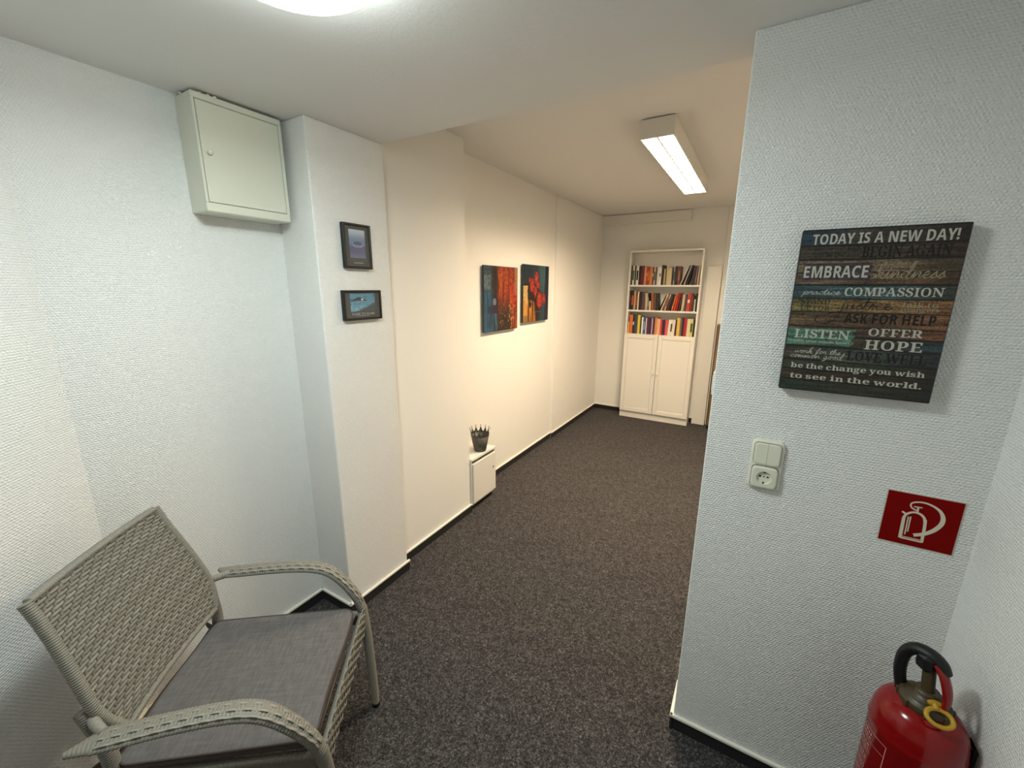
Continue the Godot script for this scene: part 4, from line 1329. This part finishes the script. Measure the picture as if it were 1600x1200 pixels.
func build_canvases():
	var n1 := noise(0.02, 61, 4)
	var n2 := noise(0.05, 62, 3)
	var n3 := noise(0.012, 63, 3)
	var left := painted(256, 256, func(u, v):
		var d := n1.get_noise_2d(u * 900.0, v * 60.0)      # dragged downwards
		var k := n2.get_noise_2d(u * 260.0, v * 260.0)
		var g := n3.get_noise_2d(u * 256.0, v * 256.0)
		var x: float = u + 0.05 * d + 0.05 * g
		var blue := rgb(24, 58, 84).lerp(rgb(56, 108, 138), clampf(0.35 + 1.2 * d + 0.6 * (v - 0.4), 0, 1))
		if v < 0.38:
			blue = rgb(30, 60, 74).lerp(rgb(104, 122, 126), clampf(0.3 + k + (0.5 if v > 0.14 and v < 0.36 and u < 0.2 else -0.2), 0, 1))
		var rust := rgb(110, 34, 22).lerp(rgb(182, 84, 30), clampf(0.4 + 1.4 * d + k, 0, 1))
		var dark := rgb(26, 20, 20).lerp(rgb(70, 40, 22), clampf(0.3 + d, 0, 1))
		var c := blue.lerp(dark, smoothstep(0.16, 0.30, x))
		c = c.lerp(rust, smoothstep(0.30, 0.44, x) * (1.0 - smoothstep(0.45, 0.8, v + 0.25 * k) * (1.0 - smoothstep(0.72, 0.9, x))))
		if x > 0.72 and v > 0.25 and v < 0.62:
			c = c.lerp(rgb(190, 50, 28), clampf(0.55 + 1.2 * k, 0, 1))
		if v > 0.5 and x < 0.44 - 0.2 * (v - 0.5) and x > 0.1:
			c = c.lerp(rgb(34, 30, 58), clampf(0.4 + g * 1.5 - 0.9 * (v - 0.7), 0, 1))
		if v > 0.72 and x < 0.36:
			c = c.lerp(rgb(50, 104, 132), clampf(0.5 + 1.6 * d, 0, 1))
		if Vector2((u - 0.29) * 1.3, v - 0.54).length() < 0.055:
			c = c.lerp(rgb(150, 170, 200), 0.7)
		if absf(x - 0.78) < 0.05 and v > 0.42:
			c = c.lerp(rgb(196, 130, 52), clampf(0.3 + 1.6 * k, 0, 1))
		if x > 0.93 and v < 0.45:
			c = c.lerp(rgb(150, 150, 120), 0.6)
		if k > 0.38 and v > 0.55 and u > 0.45:
			c = c.lerp(rgb(214, 170, 90), 0.6)
		return c)
	var right := painted(256, 256, func(u, v):
		var d := n1.get_noise_2d(u * 900.0 + 500.0, v * 60.0)
		var k := n2.get_noise_2d(u * 260.0 + 333.0, v * 260.0)
		var g := n3.get_noise_2d(u * 256.0 + 777.0, v * 256.0)
		var x: float = u + 0.03 * d + 0.03 * g
		var c := rgb(14, 40, 54).lerp(rgb(70, 110, 112), smoothstep(0.3, 0.85, x + 0.3 * d) * (1.0 - 0.6 * v))
		if x > 0.84:
			c = rgb(18, 26, 54)
		# dark fall with an amber foot
		if x < 0.62 and v > 0.3 + 0.1 * k:
			c = c.lerp(rgb(30, 16, 12), 0.8)
		if x < 0.16 and v > 0.36:
			c = rgb(196, 158, 92).lerp(rgb(222, 190, 120), clampf(0.5 + k, 0, 1))
		if x < 0.48 and v > 0.6 + 0.25 * absf(g):
			c = c.lerp(rgb(206, 132, 44), clampf(0.7 + 1.5 * d, 0, 1))
		if x < 0.2 and v > 0.88:
			c = c.lerp(rgb(96, 84, 40), 0.5)
		# red blossoms
		for b in [[0.49, 0.22, 0.11], [0.33, 0.35, 0.12], [0.55, 0.35, 0.08], [0.46, 0.46, 0.09], [0.62, 0.62, 0.14], [0.80, 0.60, 0.09], [0.24, 0.27, 0.05]]:
			var e := Vector2(u - b[0], (v - b[1]) * 0.75).length() + 0.06 * k + 0.03 * d
			if e < b[2] * 0.75:
				c = rgb(150, 30, 26).lerp(rgb(214, 90, 62), clampf(0.35 + 2.0 * k, 0, 1))
			elif e < b[2] * 0.9:
				c = c.lerp(rgb(40, 14, 12), 0.6)
		if absf(v - 0.83) < 0.006 and u > 0.35 and u < 0.68:
			c = c.lerp(rgb(190, 170, 130), 0.5)
		return c)
	var spots := [[left, Vector3(-1.785, 1.4955, -2.815), "abstract canvas in blue, rust and orange, nearer of the two canvases", "left"], [right, Vector3(-1.785, 1.531, -3.412), "abstract canvas with red blossoms on dark teal, farther of the two canvases", "right"]]
	for s in spots:
		var o := thing("abstract_painting", s[2], "painting", s[1], FACE_LEFT, "square abstract canvases on the long left wall")
		part(o, "hanging_batten", box(Vector3(0.44, 0.44, 0.014), 0.002), mats["white_lacquer"], Vector3(0, 0, 0.007))
		part(o, "panel", box(Vector3(0.496, 0.496, 0.017), 0.001), mat("panel_edge", Color(0.12, 0.16, 0.19), 0.4), Vector3(0, 0, 0.0225))
		var pm := mat("painting_%s" % s[3], Color(0.88, 0.86, 0.86), 0.4)
		pm.albedo_texture = s[0]
		part(o, "painted_face", print_quad(0.496, 0.496), pm, Vector3(0, 0, 0.0312))

# ---------- low cabinet and pot in the niche ----------
func build_meter_cabinet():
	var m := mats["white_lacquer"] as StandardMaterial3D
	var lo := Vector3(-1.785, 0.03, -2.482)
	var hi := Vector3(-1.602, 0.405, -2.172)
	var w := hi.z - lo.z
	var d := hi.x - lo.x
	var o := thing("meter_cabinet", "small low white wall cabinet with a keyhole door in the niche", "cabinet", Vector3(lo.x, 0, (lo.z + hi.z) / 2), FACE_LEFT)
	var st := begin()
	put_span(st, Vector3(-w / 2, lo.y, 0), Vector3(w / 2, hi.y - 0.018, d - 0.02), 0.002)
	put_span(st, Vector3(-w / 2, lo.y + 0.03, d - 0.022), Vector3(-w / 2 + 0.010, hi.y - 0.018, d - 0.004), 0.001)
	put_span(st, Vector3(w / 2 - 0.010, lo.y + 0.03, d - 0.022), Vector3(w / 2, hi.y - 0.018, d - 0.004), 0.001)
	part(o, "housing", finish(st), m)
	part(o, "foot", box(Vector3(w - 0.01, 0.03, d - 0.03)), mats["skirting_carpet"], Vector3(0, 0.015, (d - 0.03) / 2))
	part(o, "lid", box(Vector3(w, 0.018, d + 0.002), 0.002), m, Vector3(0, hi.y - 0.009, d / 2))
	part(o, "recess", box(Vector3(w - 0.02, 0.02, 0.004)), mats["gap"], Vector3(0, hi.y - 0.028, d - 0.018))
	var door := part(o, "door", box(Vector3(w - 0.022, 0.302, 0.016), 0.0015), m, Vector3(0.002, 0.063 + 0.151, d - 0.002), Vector3(0, 0, 0))
	part(door, "keyhole", lathe([Vector2(0.0, 0.002), Vector2(0.0065, 0.002), Vector2(0.0065, 0.0)], 14), mats["black"], Vector3(w / 2 - 0.045, 0.04, 0.0078), Vector3(PI / 2, 0, 0))

func build_pot():
	var w := 128
	var n := noise(0.05, 71, 4)
	var tex := painted(w, w, func(u, v):
		var k := n.get_noise_2d(cos(u * TAU) * 30.0 + 60.0, v * 90.0 + sin(u * TAU) * 30.0)
		var c := rgb(92, 94, 92).lerp(rgb(54, 54, 52), clampf(0.5 + 1.3 * k, 0, 1))
		if k > 0.36:
			c = c.lerp(rgb(150, 124, 62), 0.7)
		return c)
	var zinc := mat("zinc", Color(1, 1, 1), 0.5, 0.35)
	zinc.albedo_texture = tex
	zinc.uv1_triplanar = true
	zinc.uv1_scale = Vector3.ONE / 0.2
	var o := thing("zinc_pot", "dark zinc pot with a crown-shaped rim on the low white cabinet", "pot", Vector3(-1.655, 0.405, -2.352))
	part(o, "bucket", lathe([Vector2(0.0, 0.006), Vector2(0.042, 0.006), Vector2(0.064, 0.118), Vector2(0.0665, 0.118), Vector2(0.045, 0.002), Vector2(0.043, 0.0), Vector2(0.0, 0.0)], 40), zinc)
	# crown points with a bead on each tip
	var pts := 12
	for k in pts:
		var a := TAU * k / pts
		var half := TAU / pts * 0.5
		var st := begin()
		var r0 := 0.0655
		var r1 := 0.073
		var steps := 6
		for q in steps:
			var t0 := -1.0 + 2.0 * q / steps
			var t1 := -1.0 + 2.0 * (q + 1) / steps
			var poly := []
			for e in [[t0, 0.0], [t1, 0.0], [t1, 1.0], [t0, 1.0]]:
				var hgt: float = 0.116 + (0.012 + 0.040 * pow(1.0 - absf(e[0]), 1.7) if e[1] > 0.0 else 0.0)
				var r := lerpf(r0, r1, (hgt - 0.116) / 0.05)
				poly.append(Vector3(cos(a + e[0] * half) * r, hgt, sin(a + e[0] * half) * r))
			for off in [0.0, -0.0015]:
				var pp := []
				for v in poly:
					var rad := Vector3(v.x, 0, v.z).normalized()
					pp.append(v + rad * off)
				face(st, pp, Vector3(0, 0.13, 0) if off == 0.0 else Vector3(cos(a), 0.13, sin(a)))
		part(o, "crown_point", finish(st), zinc)
		part(o, "bead", lathe([Vector2(0.0, 0.0042), Vector2(0.003, 0.003), Vector2(0.0042, 0.0), Vector2(0.003, -0.003), Vector2(0.0, -0.0042)], 10), zinc, Vector3(cos(a) * 0.0735, 0.171, sin(a) * 0.0735))
		part(o, "rivet", lathe([Vector2(0.0, 0.0028), Vector2(0.002, 0.002), Vector2(0.0028, 0.0), Vector2(0.0, -0.0028)], 8), mat("rivet_pale", Color(0.42, 0.42, 0.40), 0.4, 0.4), Vector3(cos(a + half) * 0.0672, 0.117, sin(a + half) * 0.0672))

func build_duct():
	var o := thing("cable_duct", "flat white boxed duct along the far wall just below the ceiling", "duct", Vector3(-1.266, 2.327, -5.22))
	part(o, "cover", box(Vector3(1.004, 0.108, 0.05), 0.002), mats["white_lacquer"], Vector3(0, 0.054, 0.025))
	part(o, "end_cap", box(Vector3(0.006, 0.110, 0.052), 0.002), mats["white_lacquer"], Vector3(0.505, 0.054, 0.026))

func build_leaning_boards():
	var o := thing("white_shelf_board", "long white shelf board standing upright against the wall right of the bookcase", "board", Vector3(-0.461, 0, -5.178))
	part(o, "board", box(Vector3(0.142, 1.825, 0.018), 0.0015), mats["white_shelf"], Vector3(0, 0.9125, -0.004), Vector3(0, 0, 0))
	var w := 256
	var n := noise(0.02, 81, 4)
	var tex := painted(64, w, func(u, v):
		var k := n.get_noise_2d(u * 300.0, v * 60.0)
		return rgb(138, 108, 62).lerp(rgb(108, 82, 44), clampf(0.5 + 1.3 * k, 0, 1)))
	var wood := mat("brown_wood", Color(1, 1, 1), 0.5)
	wood.albedo_texture = tex
	wood.uv1_triplanar = true
	wood.uv1_scale = Vector3.ONE / 0.8
	var c := thing("wooden_cabinet", "brown wooden cabinet half hidden behind the stub wall at the far end", "cabinet", Vector3(-0.36, 0, -5.195))
	part(c, "body", box(Vector3(0.62, 1.15, 0.17), 0.002), wood, Vector3(0.312, 0.625, 0.087))
	part(c, "plinth", box(Vector3(0.60, 0.05, 0.15)), mats["gap"], Vector3(0.312, 0.025, 0.080))
	part(c, "side_edge", box(Vector3(0.008, 1.15, 0.172), 0.001), mat("dark_wood", Color(0.22, 0.165, 0.085), 0.5), Vector3(0.002, 0.625, 0.088))
	for k in 2:
		var d := part(c, "door", box(Vector3(0.30, 1.12, 0.012), 0.002), wood, Vector3(0.158 + 0.305 * k, 0.625, 0.179))
		part(d, "handle", rod(Vector3(0.12 - 0.24 * k, -0.05, 0.012), Vector3(0.12 - 0.24 * k, 0.05, 0.012), 0.004, 8), mats["black"])
